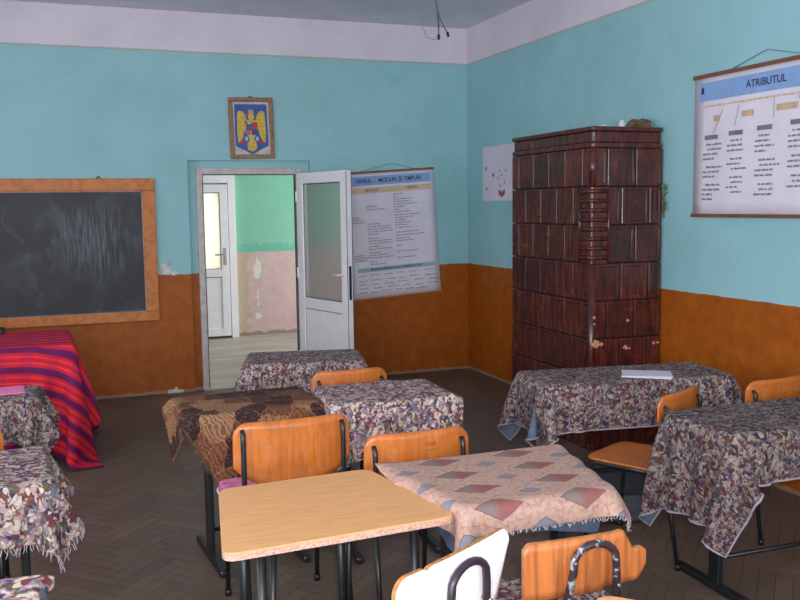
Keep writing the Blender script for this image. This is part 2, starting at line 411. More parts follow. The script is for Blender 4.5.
for k, (a, b) in enumerate(WIN):
    bm = bmesh.new(); w = .06
    for (y0, y1, z0, z1) in ((a, a+w, WZ0, WZ1), (b-w, b, WZ0, WZ1), (a, b, WZ0, WZ0+w), (a, b, WZ1-w, WZ1), ((a+b)/2-w/2, (a+b)/2+w/2, WZ0, WZ1), (a, b, 2.3, 2.3+w)):
        bx(bm, XL-.13, XL-.07, y0, y1, z0, z1)
    o = struct('window_%d' % (k+1), bm, M['pvc'])
    bm = bmesh.new(); bx(bm, XL-.2, XL+.12, a-.04, b+.04, WZ0-.04, WZ0-.001); obj('window_sill', bm, M['pvc'], o)
bm = bmesh.new(); bx(bm, XL-.2, .2, YN-.2, .3, ZC, ZC+.1); struct('ceiling', bm, M['ceiling'])

# herringbone parquet, one mesh: dark bed plus thin blocks
bm = bmesh.new(); bx(bm, XL-.2, .2, YN-.2, .06, -.1, -.004, mi=1)
lay = bm.verts.layers.float.new('tint')
Lb, Wb = .36, .072; nW = 5
ang = math.radians(45)
R2 = Matrix.Rotation(ang, 3, 'Z')
for i in range(-75, 76):
    for j in range(-20, 21):
        for kind in (0, 1):
            ox = (i+j*nW)*Wb; oy = (i-j*nW)*Wb
            if kind == 0: x0, x1, y0, y1 = ox, ox+Lb, oy, oy+Wb
            else: x0, x1, y0, y1 = ox-Wb+Wb, ox+Wb, oy+Wb, oy+Wb+Lb
            c = R2 @ Vector(((x0+x1)/2, (y0+y1)/2, 0)); cx, cy = c.x-3.2, c.y-5.2
            if not (XL-.1 < cx < .12 and YN-.1 < cy < .1): continue
            e = .0012; tv = rnd.random(); P = []
            for (x, y) in ((x0+e, y0+e), (x1-e, y0+e), (x1-e, y1-e), (x0+e, y1-e)):
                q = R2 @ Vector((x, y, 0)); v = bm.verts.new((min(max(q.x-3.2, XL-.15), .15), min(q.y-5.2, 0.05), 0)); v[lay] = tv; P.append(v)
            try: bm.faces.new(P)
            except ValueError: pass
bx(bm, FX0, FX1, -.02, .31, -.05, .006, mi=2)
me = bpy.data.meshes.new('floor'); bm.to_mesh(me); bm.free()
for m in (M['parquet'], M['gap'], M['concrete']): me.materials.append(m)
fl = bpy.data.objects.new('floor', me); C.objects.link(fl); fl['kind'] = 'structure'

# corridor behind the door
CY = 3.36
bm = bmesh.new(); bx(bm, -5.5, 1.6, .30, CY+.15, -.1, 0); struct('floor', bm, M['concrete'])
bm = bmesh.new(); bx(bm, -5.5, -2.49, CY, CY+.15, 0, 3.3); bx(bm, -1.95, 1.6, CY, CY+.15, 0, 3.3); bx(bm, -2.49, -1.95, CY, CY+.15, 1.89, 3.3); bx(bm, -2.49, -1.95, CY, CY+.15, 0, .86); struct('wall_corridor_far', bm, M['corridor'])
bm = bmesh.new(); bx(bm, -5.65, -5.5, .3, CY+.15, 0, 3.3); struct('wall_corridor_left', bm, M['corridor'])
bm = bmesh.new(); bx(bm, 1.6, 1.75, .3, CY+.15, 0, 3.3); struct('wall_corridor_right', bm, M['corridor'])
bm = bmesh.new(); bx(bm, -5.65, 1.75, .3, CY+.15, 3.3, 3.4); struct('ceiling', bm, M['ceiling'])

# classroom door frame and open leaf
bm = bmesh.new()
bx(bm, FX0, FX0+.055, .03, .10, 0, FZ); bx(bm, FX1-.055, FX1, .03, .10, 0, FZ); bx(bm, FX0+.055, FX1-.055, .03, .10, FZ-.055, FZ)
o = struct('trim_1', bm, M['pvc_dirty'], bevel=.004)
bm = bmesh.new(); bx(bm, FX0+.055, FX0+.063, .032, .095, 0, FZ-.055); bx(bm, FX1-.063, FX1-.055, .034, .095, 0, FZ-.055); bx(bm, FX0+.063, FX1-.063, .032, .095, FZ-.063, FZ-.055)
obj('frame_seal', bm, M['pvc_seal'], o)

def pvc_door(name, w, h, loc, rz, mirror=False, pane='frosted', rail=.76, strip=True):
    """leaf lies along +x from the hinge, thickness in y"""
    t = .06
    bm = bmesh.new(); st = .10
    bx(bm, 0, st, 0, t, .01, h); bx(bm, w-st, w, 0, t, .01, h)
    bx(bm, st, w-st, 0, t, h-st, h); bx(bm, st, w-st, 0, t, .01, .11); bx(bm, st, w-st, 0, t, rail-.04, rail+.06)
    root = struct(name, bm, M['pvc'], bevel=.005)
    root.location = loc; root.rotation_euler = (0, 0, rz)
    bm = bmesh.new(); bx(bm, st-.005, w-st+.005, t*.4, t*.6, rail+.055, h-st+.005); obj('glass_pane', bm, M[pane], root)
    bm = bmesh.new(); bx(bm, st-.005, w-st+.005, t*.25, t*.75, .105, rail-.035)
    obj('lower_panel', bm, M['pvc'], root)
    bm = bmesh.new()
    for yy in (t*.22, t*.72):
        for (a, b, c, d) in ((st, w-st, rail+.06, rail+.068), (st, w-st, h-st-.008, h-st), (st, st+.008, rail+.06, h-st), (w-st-.008, w-st, rail+.06, h-st),
                             (st, w-st, rail-.048, rail-.04), (st, st+.006, .11, rail-.04)):
            bx(bm, a, b, yy, yy+.004, c, d)
    obj('glazing_seal', bm, M['pvc_seal'], root)
    bm = bmesh.new()
    for s in (-1, 1):
        y0 = -.003 if s < 0 else t
        bx(bm, w-.075, w-.035, y0, y0+.004, .93, 1.15)
        yy = y0 + s*.045
        tube(bm, bend([(w-.055, y0, 1.07), (w-.055, yy, 1.07), (w-.185, yy, 1.065)], .02), .009, 8)
    obj('door_handle', bm, M['pvc'] if strip else M['steel'], root)
    if strip:
        bm = bmesh.new(); bx(bm, w-.0005, w+.003, t*.3, t*.7, .85, 1.15); obj('lock_plate', bm, M['black_metal'], root)
        bm = bmesh.new(); bx(bm, w, w+.002, 0, .006, .02, h-.01); bx(bm, w, w+.002, t-.006, t, .02, h-.01); bx(bm, 0, w, t-.003, t+.001, h, h+.004); obj('edge_seal', bm, M['pvc_seal'], root)
    bm = bmesh.new()
    for z in (.25, 1.05, h-.22): tube(bm, [(-.008, .0, z-.05), (-.008, .0, z+.05)], .011, 8)
    obj('hinge', bm, M['pvc'], root)
    return root
LD = math.radians(-75)
pvc_door('door_1', .87, 1.99, (-1.772, .028, .012), LD)
d2 = pvc_door('door_2', .72, 1.96, (-2.58, CY-.075, .02), math.radians(-2), pane='frosted2', rail=.82, strip=False)
bm = bmesh.new(); bx(bm, -2.70, -2.59, CY-.09, CY, 0, 2.10); bx(bm, -1.85, -1.76, CY-.09, CY, 0, 2.10); bx(bm, -2.59, -1.85, CY-.09, CY, 2.0, 2.10)
struct('trim_2', bm, M['pvc'], bevel=.004)

# peeled paint and plaster on the back wall
def blobpoly(cx, cz, r, seed, n=14):
    q = random.Random(seed); return [(cx+r*(0.6+.6*q.random())*math.cos(2*PI*k/n), cz+r*(0.6+.6*q.random())*math.sin(2*PI*k/n)*.8) for k in range(n)]
def wall_patch(bm, poly, y0, y1, mi=0):
    lo = [bm.verts.new((x, y0, z)) for x, z in poly]; hi = [bm.verts.new((x, y1, z)) for x, z in poly]; n = len(poly)
    bm.faces.new(lo).material_index = mi; bm.faces.new(hi[::-1]).material_index = mi
    for i in range(n): bm.faces.new((lo[i], lo[(i+1) % n], hi[(i+1) % n], hi[i])).material_index = mi
M['plaster'] = plain('bare_plaster', (214,206,200), .9, .1, 40)
M['peel_tan'] = plain('peeled_tan_undercoat', (206,160,100), .9, .1, 40)
bm = bmesh.new(); wall_patch(bm, blobpoly(-3.00, 1.125, .045, 3), -.002, .001); wall_patch(bm, blobpoly(-2.94, 1.10, .03, 5), -.002, .001); wall_patch(bm, blobpoly(-3.03, 1.17, .03, 6), -.002, .001)
wall_patch(bm, [(-3.04,.0),(-2.90,.0),(-2.89,.02),(-2.94,.03),(-2.96,.06),(-2.98,.035),(-3.03,.03)], -.002, .001)
wall_patch(bm, blobpoly(-2.975, 1.19, .018, 8), -.0025, .001, 1)
struct('trim_3', bm, [M['plaster'], M['peel_tan']])

# ------------------------------------------------------------------ chalkboard
BX0, BX1, BZ0, BZ1 = -5.35, -3.085, .685, 1.955
cb = thing('chalkboard', 'long dark chalkboard in orange wooden frame mounted on the teal wall', 'chalkboard', ((BX0+BX1)/2, 0, (BZ0+BZ1)/2))
hw, hh = (BX1-BX0)/2, (BZ1-BZ0)/2; f = .105
bm = bmesh.new(); bx(bm, -hw+f, hw-f, -.024, 0, -hh+f*.8, hh-f); o = obj('writing_surface', bm, M['board'], cb)
bm = bmesh.new(); bx(bm, -hw, hw, -.045, 0, hh-f, hh); bx(bm, -hw, hw, -.045, 0, -hh, -hh+f*.8); bx(bm, -hw, -hw+f, -.045, 0, -hh+f*.8, hh-f); bx(bm, hw-f, hw, -.045, 0, -hh+f*.8, hh-f)
obj('board_frame', bm, M['frame_wood'], cb, bevel=.006)
bm = bmesh.new(); g = .012
bx(bm, -hw+f, hw-f, -.034, -.02, hh-f-g, hh-f); bx(bm, hw-f-g, hw-f, -.034, -.02, -hh+f*.8, hh-f); bx(bm, -hw+f, hw-f, -.034, -.02, -hh+f*.8, -hh+f*.8+g*.6)
obj('inner_edge_strip', bm, M['peel_tan'] if 0 else plain('pale_worn_edge', (176,140,120), .7), cb)
bm = bmesh.new(); tube(bm, [(hw-.49, -.03, hh-.005), (hw-.47, -.035, hh+.02), (hw-.45, -.03, hh-.005)], .006, 6); obj('hanging_hook', bm, M['black_metal'], cb)

# ------------------------------------------------------------------ coat of arms picture
em = thing('framed_picture', 'small framed picture of a gold eagle on a blue shield, hung above the doorway', 'picture', (-2.193, 0, 2.412), 0)
em.rotation_euler = (0, math.radians(-1.0), 0)
ew, eh = .206, .278; fr = .04
bm = bmesh.new()
bx(bm, -ew, ew, -.028, 0, eh-fr, eh); bx(bm, -ew, ew, -.028, 0, -eh, -eh+fr); bx(bm, -ew, -ew+fr, -.028, 0, -eh+fr, eh-fr); bx(bm, ew-fr, ew, -.028, 0, -eh+fr, eh-fr)
t = NT('mottled_gilt_frame'); n = t.noise(t.obj(), 60, 4)
fm = t.out(t.ramp(n.outputs[0], [(.35, s2l((104,72,54))), (.6, s2l((158,124,92)))]), .5)
obj('frame', bm, fm, em, bevel=.006)
bm = bmesh.new(); bx(bm, -ew+fr, ew-fr, -.012, 0, -eh+fr, eh-fr); mt = obj('mount', bm, plain('cream_mount', (196,186,184), .7), em)
def layer(name, polys, y, mats, parent):
    bm = bmesh.new()
    for poly, mi in polys:
        y_ = y-.0006*mi
        wall_patch(bm, poly, y_, y_+.0007, mi)
    return obj(name, bm, mats, parent)
blue = plain('shield_blue', (40,84,156), .5); gold = plain('eagle_gold', (206,172,62), .5, .2, 60); red = plain('shield_red', (176,38,66), .5); dk = plain('dark_red_orange', (200,90,50), .5)
navy = plain('shield_navy', (56,60,130), .5); silver = plain('silver_grey', (186,186,196), .5); green = plain('muted_green', (90,128,92), .5)
layer('shield', [([(-.135,.205),(.135,.205),(.14,-.15),(.09,-.175),(0,-.225),(-.09,-.175),(-.14,-.15)], 0)], -.0135, [blue], mt)
def ell(cx, cz, a, b, n=18): return [(cx+a*math.cos(2*PI*k/n), cz+b*math.sin(2*PI*k/n)) for k in range(n)]
wingL = [(-.030,.05),(-.05,.11),(-.07,.145),(-.098,.15),(-.115,.13),(-.118,.05),(-.122,-.04),(-.115,-.12),(-.10,-.125),(-.075,-.08),(-.06,-.02),(-.045,-.01)]
tail = [(-.02,-.10),(.02,-.10),(.035,-.12),(.042,-.15),(.035,-.185),(0,-.20),(-.035,-.185),(-.042,-.15),(-.035,-.12)]
layer('eagle', [(wingL, 0), ([(-x, z) for x, z in wingL], 0), ([(-.035,.07),(.035,.07),(.04,-.03),(.02,-.1),(-.02,-.1),(-.04,-.03)], 0), (tail, 0), (ell(0,.10,.026,.034), 0),
                ([(-.022,.13),(-.016,.165),(0,.15),(.016,.165),(.022,.13)], 0), ([(-.022,.105),(-.05,.118),(-.022,.12)], 1), ([(-.11,-.125),(-.085,-.10),(-.055,-.12),(-.08,-.14)], 2), ([(.11,-.125),(.085,-.10),(.055,-.12),(.08,-.14)], 2),
                (ell(-.045,-.09,.012,.02), 3), (ell(.045,-.09,.012,.02), 3)], -.0145, [gold, dk, red, silver], mt)
layer('breast_shield', [([(-.045,.035),(0,.035),(0,-.02),(-.045,-.02)], 0), ([(0,.05),(.05,.05),(.05,-.01),(0,-.01)], 1), ([(-.055,-.02),(-.005,-.02),(-.02,-.065),(-.05,-.05)], 2), ([(0,-.01),(.05,-.01),(.04,-.055),(0,-.06)], 3),
                        (ell(-.045,.045,.012,.02), 4), ([(-.02,-.06),(.02,-.06),(.008,-.09),(-.008,-.09)], 5)], -.0165, [blue, red, dk, navy, green, silver], mt)
bm = bmesh.new(); tube(bm, [(-.03, -.008, eh-.005), (0, -.012, eh+.014), (.03, -.008, eh-.005)], .004, 6); obj('hanging_loop', bm, M['black_metal'], em)

for _c in mt.children: _c.scale = (1.1, 1, 1.06)
# ------------------------------------------------------------------ wall charts
def text_mesh(txt, size, name='lettering'):
    cu = bpy.data.curves.new('t', 'FONT'); cu.body = txt; cu.size = size; cu.align_x = 'CENTER'; cu.align_y = 'CENTER'; cu.extrude = .0004; cu.offset = size*.018
    ob = bpy.data.objects.new('t', cu); C.objects.link(ob)
    dg = bpy.context.evaluated_depsgraph_get(); dg.update()
    me = bpy.data.meshes.new_from_object(ob.evaluated_get(dg)); me.name = name
    bpy.data.objects.remove(ob); bpy.data.curves.remove(cu); return me
def put_text(name, txt, size, x, z, y, mat, parent, sx=1):
    me = text_mesh(txt, size, name); me.materials.clear(); me.materials.append(mat)
    o = bpy.data.objects.new(name, me); C.objects.link(o); o.parent = parent
    o.location = (x, y, z); o.rotation_euler = (PI/2, 0, 0); o.scale = (sx, 1, 1); return o
def words(bm, x, z, w, h, y, q):
    """one line of unreadably small print"""
    e = x+w
    while x < e-.004:
        L = min(q.uniform(.018, .055), e-x)
        xx = x
        while xx < x+L:                      # broken strokes that read as letters
            l = q.uniform(.003, .006); hh = h*q.uniform(.6, 1)
            bx(bm, xx, min(xx+l, x+L), y-.0006, y, z-h*.4, z-h*.4+hh); xx += l+.0018
        x += L+.009
# chart by the door: local x right, z up, origin at top centre
ch = thing('wall_chart', 'tall white verb chart hanging crooked on the back wall beside the open door', 'chart', (-.845, -.012, 2.022))
ch.rotation_euler = (0, -math.radians(3.5), 0)
W, H = .93, 1.222
bm = bmesh.new()
gx, gz = 12, 16; V = {}
for i in range(gx+1):
    for j in range(gz+1):
        x = -W/2+W*i/gx; z = -H*j/gz
        V[i, j] = bm.verts.new((x, .002*math.sin(i*.9+j*.2)-.0, z))
for i in range(gx):
    for j in range(gz): bm.faces.new((V[i,j], V[i+1,j], V[i+1,j+1], V[i,j+1]))
o = shc = obj('sheet', bm, M['chart_paper'], ch, smooth=True); s = o.modifiers.new('s', 'SOLIDIFY'); s.thickness = .001
YT = -.004
bm = bmesh.new(); bx(bm, -W/2-.005, W/2+.005, -.008, .006, -.008, .012); obj('top_rod', bm, M['rod_wood'], ch)
bm = bmesh.new(); bx(bm, -W/2-.002, W/2+.002, -.008, .006, -H-.008, -H+.006); obj('bottom_rod', bm, plain('pale_rod', (176,140,120), .5), ch)
bm = bmesh.new(); tube(bm, [(-W/2+.15, 0, .01), (.03, -.0, .075), (W/2-.2, 0, .01)], .0022, 6); obj('hanging_cord', bm, M['cord'], ch)
bm = bmesh.new(); bx(bm, -W/2+.03, W/2-.04, YT-.001, YT, -.125, -.035); obj('title_band', bm, M['blue_print'], shc)
bm = bmesh.new(); bx(bm, -W/2+.03, W/2-.04, YT-.001, YT, -.20, -.145); obj('column_heading_band', bm, M['tan_print'], shc)
bm = bmesh.new(); bx(bm, -W/2+.06, W/2-.04, YT-.001, YT, -.965, -.925); obj('lower_title_band', bm, M['tealgrey_print'], shc)
put_text('title', 'VERBUL  -  MODURI ȘI TIMPURI', .056, -.02, -.082, YT-.0015, M['dark_print'], shc, .88)
put_text('column_heading', 'MODURI', .035, -.2, -.173, YT-.0015, M['grey_print'], shc)
put_text('column_heading', 'TIMPURI', .035, .22, -.170, YT-.0015, M['grey_print'], shc)
put_text('lower_title', 'MODURI NEPERSONALE / NEPREDICATIVE', .03, -.0, -.945, YT-.0015, M['dark_print'], shc, .95)
bm = bmesh.new(); q = random.Random(4)
for z, w in [(-.225,.1),(-.25,.04),(-.275,.2),(-.30,.17),(-.325,.25),(-.35,.13),(-.375,.06),(-.40,.16),(-.43,.27),(-.455,.2),(-.48,.12),(-.505,.16),(-.53,.14),(-.555,.16),(-.60,.25),(-.63,.3),(-.66,.14),(-.685,.18),(-.73,.06),(-.79,.22),(-.85,.2)]:
    words(bm, .02, z, w, .011, YT, q)
for z, w in [(-.33,.12),(-.36,.2),(-.50,.14),(-.525,.24),(-.55,.25),(-.575,.26),(-.60,.1),(-.64,.12),(-.665,.25),(-.69,.26),(-.72,.12),(-.745,.24),(-.78,.12),(-.805,.2),(-.83,.25),(-.87,.08),(-.895,.16)]:
    words(bm, -.27, z, w, .011, YT, q)
for z, w in [(-.43,.08),(-.455,.11),(-.48,.13),(-.80,.1),(-.825,.15),(-.85,.14)]: words(bm, -.42, z, w, .013, YT, q)
for z in (-1.0, -1.05, -1.09, -1.13, -1.165):
    x = -.4
    while x < .36:
        w = q.uniform(.06, .13); words(bm, x, z+q.uniform(-.008,.008), w, .011, YT, q); x += w+q.uniform(.03,.07)
obj('body_text', bm, M['grey_print'], shc)

# chart on the right wall: local x runs away from the corner
cr = thing('wall_chart', 'wide white chart titled ATRIBUTUL hanging on the right wall', 'chart', (-.012, -4.125, 2.478))
cr.rotation_euler = (0, 0, -PI/2)
W, H = 1.26, .875
bm = bmesh.new(); V = {}
for i in range(13):
    for j in range(11):
        V[i, j] = bm.verts.new((-W/2+W*i/12, .002*math.sin(i*.8+j*.3), -H*j/10))
for i in range(12):
    for j in range(10): bm.faces.new((V[i,j], V[i+1,j], V[i+1,j+1], V[i,j+1]))
o = shr = obj('sheet', bm, M['chart_paper'], cr, smooth=True); s = o.modifiers.new('s', 'SOLIDIFY'); s.thickness = .001
bm = bmesh.new(); bx(bm, -W/2-.01, W/2+.01, -.009, .007, -.01, .014); obj('top_rod', bm, M['rod_wood'], cr)
bm = bmesh.new(); bx(bm, -W/2-.01, W/2+.01, -.009, .007, -H-.014, -H+.008); obj('bottom_rod', bm, M['rod_wood'], cr)
bm = bmesh.new(); tube(bm, [(-.3, 0, .012), (0, 0, .085), (.3, 0, .012)], .0025, 6); obj('hanging_cord', bm, M['cord'], cr)
bm = bmesh.new(); bx(bm, -W/2+.05, W/2-.05, YT-.001, YT, -.155, -.04); obj('title_band', bm, M['blue_print'], shr)
put_text('title', 'ATRIBUTUL', .062, 0, -.097, YT-.0015, M['dark_print'], shr)
bm = bmesh.new(); bx(bm, -W/2+.07, -W/2+.095, YT-.0016, YT-.001, -.11, -.07); obj('corner_mark', bm, M['dark_print'], shr)
q = random.Random(11)
bm = bmesh.new(); words(bm, -W/2+.06, -.19, W-.16, .014, YT, q); obj('subtitle_line', bm, M['tan_print'], shr)
cols = [-.52, -.30, -.06, .20, .44]
otp = plain('orange_tan_print', (200,170,140), .6)
for k, (cx, z, w) in enumerate([(-.44,-.27,.05),(-.19,-.265,.10),(.09,-.255,.16),(.32,-.25,.12)]): bm = bmesh.new(); bx(bm, cx-.0, cx+w, YT-.001, YT, z-.018, z+.018); obj('subheading_tag', bm, otp, shr)
bm = bmesh.new(); q = random.Random(5)
for k, cx in enumerate(cols): 
    if cx < .5: bx(bm, cx, cx+.12, YT-.001, YT, -.385+.012*k-.014, -.385+.012*k+.014)
for a, b in (((-.36,-.22),(-.44,-.36)), ((-.22,-.21),(-.25,-.33)), ((.07,-.2),(.07,-.31)), ((.25,-.2),(.30,-.28))):
    tube(bm, [(a[0], YT, a[1]), (b[0], YT, b[1])], .0018, 4)
for k, cx in enumerate(cols):
    z = -.43+.012*k
    while z > -.80+.02*k:
        n = q.choice((3, 4))
        for r in range(n):
            if z < -.82: break
            words(bm, cx-.015+(.03 if r == 0 else q.choice((0, 0, .04))), z, q.uniform(.09, .16), .014, YT, q); z -= .03
        z -= .022
obj('body_text', bm, M['grey_print'], shr)

# white sheet with cut-outs behind the stove
ns = thing('poster_sheet', 'plain white sheet with small brown leaf shapes, pinned to the right wall beside the stove', 'poster', (-.0022, -.36, 1.72))
ns.rotation_euler = (0, 0, -PI/2)
bm = bmesh.new(); bx(bm, 0, .72, -.001, .002, 0, .515); nsh = obj('sheet', bm, M['paper'], ns)
leafm = plain('brown_cutout', (92,52,44), .7)
for (x, z, s) in ((.07,.31,.022), (.225,.245,.024), (.085,.115,.02), (.36,.28,.014), (.40,.24,.012), (.33,.21,.012), (.46,.17,.013), (.36,.14,.014), (.48,.28,.012)):
    bm = bmesh.new(); wall_patch(bm, [(x-s*.5,z),(x-s*.2,z+s*.7),(x+s*.1,z+s),(x+s*.5,z+s*.5),(x+s*.6,z-s*.3),(x+s*.1,z-s),(x-s*.4,z-s*.6)], -.003, -.001); obj('leaf_cutout', bm, leafm, nsh)
bm = bmesh.new(); wall_patch(bm, [(.33,.10),(.36,.085),(.385,.10),(.40,.075),(.43,.09),(.46,.105),(.47,.075),(.44,.045),(.40,.03),(.37,.045),(.34,.06)], -.003, -.001)
obj('flower_cutout', bm, plain('reddish_cutout', (150,74,62), .7), nsh)

# ------------------------------------------------------------------ tiled stove
SX0, SX1, SY0, SY1, SH = -.568, -.012, -3.168, -2.055, 2.195
st = thing('tiled_stove', 'tall dark brown glazed tile stove standing against the right wall', 'stove', ((SX0+SX1)/2, (SY0+SY1)/2, 0))
ox, oy = (SX0+SX1)/2, (SY0+SY1)/2; a, b = (SX1-SX0)/2, (SY1-SY0)/2
bm = bmesh.new(); bx(bm, -a+.014, a-.01, -b+.014, b-.014, .0, SH-.14); obj('core', bm, M['grout'], st)
bm = bmesh.new(); lay = bm.verts.layers.float.new('tint')
corn_rad = .03
RH = .2575; z = SH-.14; row = 0
def tile(bm, M4, w, h, tint, cl=False, crr=False):
    """moulded tile: flat rim, raised field; local x along face, z up, +y outward"""
    e = .0025; L = [(0, -.012), (0, .008), (.006, .0115), (.02, .012), (.028, .0095), (.04, .0105)]
    rings = []
    for d, y in L:
        d2 = min(d+e, w/2-.004, h/2-.004)
        r = [bm.verts.new(M4 @ Vector((x, y, zz))) for x, zz in ((d2, d2), (w-d2, d2), (w-d2, h-d2), (d2, h-d2))]
        for v in r: v[lay] = tint
        rings.append(r)
    for A, B in zip(rings, rings[1:]):
        for k in range(4): bm.faces.new((A[k], A[(k+1) % 4], B[(k+1) % 4], B[k]))
    bm.faces.new(rings[-1])
q = random.Random(21)
def faceM(origin, ang): return Matrix.Translation(origin) @ Matrix.Rotation(ang, 4, 'Z')
while z > .04:
    h = min(RH, z); z0 = z-h
    for (L, org, ang) in ((2*a, (-a, -b, z0), 0), (2*b, (-a, b, z0), -PI/2)):
        # outward is local -y rotated: build with y flipped
        tw = .225; off = .0 if row % 2 else tw*.5
        xs = [0]; x = off if off > 0 else tw
        while x < L-.06: xs.append(x); x += tw
        xs.append(L)
        for x0, x1 in zip(xs, xs[1:]):
            Mx = Matrix.Translation(org) @ Matrix.Rotation(ang, 4, 'Z') @ Matrix.Translation((x0, 0, 0)) @ Matrix.Diagonal((1, -1, 1, 1))
            tile(bm, Mx, x1-x0, h, max(0, min(1, q.gauss(.35, .3))))
    z = z0; row += 1
obj('tile_facing', bm, M['glaze'], st, bevel=.003)
bm = bmesh.new(); lay = bm.verts.layers.float.new('tint')
prism(bm, roundpoly([(-a-.012,-b-.012),(a+.0,-b-.012),(a+.0,b+.01),(-a-.012,b+.01)], .03), SH-.14, SH-.105)
prism(bm, roundpoly([(-a-.0,-b-.0),(a-.005,-b-.0),(a-.005,b),(-a,b)], .03), SH-.105, SH-.03)
prism(bm, roundpoly([(-a-.016,-b-.016),(a+.002,-b-.016),(a+.002,b+.012),(-a-.016,b+.012)], .035), SH-.03, SH)
for v in bm.verts: v[lay] = .3
obj('cornice', bm, M['glaze'], st, bevel=.008)
bm = bmesh.new(); lay = bm.verts.layers.float.new('tint')
zt = SH-.14-RH
cz0 = zt-2*RH+.02
rw = .125
prism(bm, roundpoly([(-a-.015,-b-.015),(-a+rw,-b-.015),(-a+rw,-b+.01),(-a+.01,-b+.01),(-a+.01,-b+rw),(-a-.015,-b+rw)], [.02,.004,.001,.001,.001,.004]), cz0-.02, zt-.004)
for k in range(8):
    zz = cz0+.02+k*.0635
    tube(bm, bend([(-a+rw-.02,-b-.02,zz),(-a-.02,-b-.02,zz),(-a-.02,-b+rw-.02,zz)], .03), .015, 8)
for p in ((-a+rw-.006,-b-.018), (-a-.018,-b+rw-.006)): tube(bm, [(p[0],p[1],cz0-.015),(p[0],p[1],zt-.01)], .011, 8)
for v in bm.verts: v[lay] = .15
obj('ribbed_corner_tile', bm, M['glaze'], st)
bm = bmesh.new(); lay = bm.verts.layers.float.new('tint')
tube(bm, [(-a+.012, -b+.012, .05), (-a+.012, -b+.012, cz0-.005)], .026, 14); tube(bm, [(-a+.012, -b+.012, zt+.005), (-a+.012, -b+.012, SH-.14)], .026, 14)
for v in bm.verts: v[lay] = .2
obj('rounded_corner', bm, M['glaze'], st, smooth=True)
bm = bmesh.new()
for (x, z, r, s) in ((-a+.03,.74,.035,1),(-a+.075,.735,.016,2),(-a+.27,.70,.02,3),(-a+.30,.69,.012,9),(-a+.50,.715,.013,4),(-a+.535,.715,.01,5),(-a+.285,.885,.013,6),(-a+.015,.92,.014,7),(-a+.016,.875,.01,8)):
    bm = bmesh.new(); wall_patch(bm, blobpoly(x, z, r, s, 10), -b-.0155, -b-.008); obj('chipped_glaze', bm, M['terracotta'], st)

# bits on and beside the stove
def crumple(name, label, cat, loc, size, mat, seed, flat=.5, sub=2):
    bm = bmesh.new(); bmesh.ops.create_icosphere(bm, subdivisions=sub, radius=1); q = random.Random(seed)
    for v in bm.verts:
        v.co *= q.uniform(.7, 1.15); v.co = Vector((v.co.x*size[0], v.co.y*size[1], max(v.co.z, -.6)*size[2]))
    mz = min(v.co.z for v in bm.verts)
    for v in bm.verts: v.co.z -= mz
    o = obj(name, bm, mat); o.location = loc; return tag(o, label, cat)
crumple('cloth_bundle', 'small brown dusty bundle lying on top of the stove at its right end', 'bundle', (-.115, -3.05, SH), (.095,.06,.042), plain('dusty_brown', (112,86,62), .9, .3, 40), 5, sub=3)
crumple('crumpled_paper', 'white crumpled paper standing on the stove beside the brown bundle', 'paper', (-.265, -3.05, SH), (.026,.02,.036), M['paper'], 6)
crumple('crumpled_paper', 'flat white scrap of paper on the stove top, left of the other', 'paper', (-.41, -3.06, SH), (.042,.03,.014), M['paper'], 8)
bm = bmesh.new(); q = random.Random(3)
for k in range(14):
    p = Vector((-.006, -3.187, 1.79-.014*k)); d = Vector((-.01+q.uniform(-.01,.004), q.uniform(-.05,-.008), q.uniform(-.05,.04)))
    tube(bm, [p, p+d*.6, p+d+Vector((0,0,q.uniform(-.02,.02)))], .003, 5)
    s = q.uniform(.01,.022); c = p+d; vs = [bm.verts.new(c+Vector(v)) for v in ((-.003,0,s),(0,-s*.6,0),(-.003,0,-s),(.003,s*.6,0))]; bm.faces.new(vs)
tube(bm, [(-.006,-3.186,1.82),(-.006,-3.19,1.58)], .004, 6)
tag(obj('dried_sprig', bm, plain('dry_grass', (104,104,62), .9, .3, 30)), 'dry greenish sprig tucked between the stove and the right wall', 'plant')

# ------------------------------------------------------------------ ceiling wires
wm = plain('brown_wire', (92,74,76), .6)
def wire(label, x, y, zend, forks, loop):
    t = thing('hanging_wire', label, 'wire', (x, y, ZC))
    bm = bmesh.new(); L = ZC-zend
    tube(bm, [(0,0,0),(.01,0,-L*.3),(-.012,0,-L*.6),(.004,0,-L*.8),(.012,0,-L+.02)], .0055, 8); obj('cable', bm, wm, t)
    for (dx, dz, c) in forks:
        bm = bmesh.new(); tube(bm, bend([(.004,0,-L*.8), (.012+dx*.3,0,-L*.9), (.012+dx,0,-L-dz)], .03), .004, 6); obj('wire_end', bm, wm, t)
        bm = bmesh.new(); tube(bm, [(.012+dx,0,-L-dz+.004), (.012+dx*1.12,0,-L-dz-.026)], .009, 8); obj('terminal', bm, M['black_plastic'], t)
    if loop:
        bm = bmesh.new(); tube(bm, [(.0,0,-L*.86),(.015,0,-L-.02),(-.02,0,-L-.05),(-.07,0,-L-.035),(-.10,0,-L+.03),(-.105,0,-L+.08)], .0028, 6); obj('loose_wire', bm, plain('pale_wire', (130,124,110), .6), t)
    bm = bmesh.new(); tube(bm, [(0,0,0),(0,0,-.012)], .03, 14); obj('ceiling_rose', bm, M['pvc'], t)
    return t
wire('bare wires with taped ends dangling from the ceiling near the far right corner', -1.61, -3.0, 2.775, [(.0,.02,0), (.06,-.0,0)], True)
wire('wire with a dark lamp holder just showing at the upper left of the view', -4.05, -3.0, 2.84, [(.006,.0,0)], False)

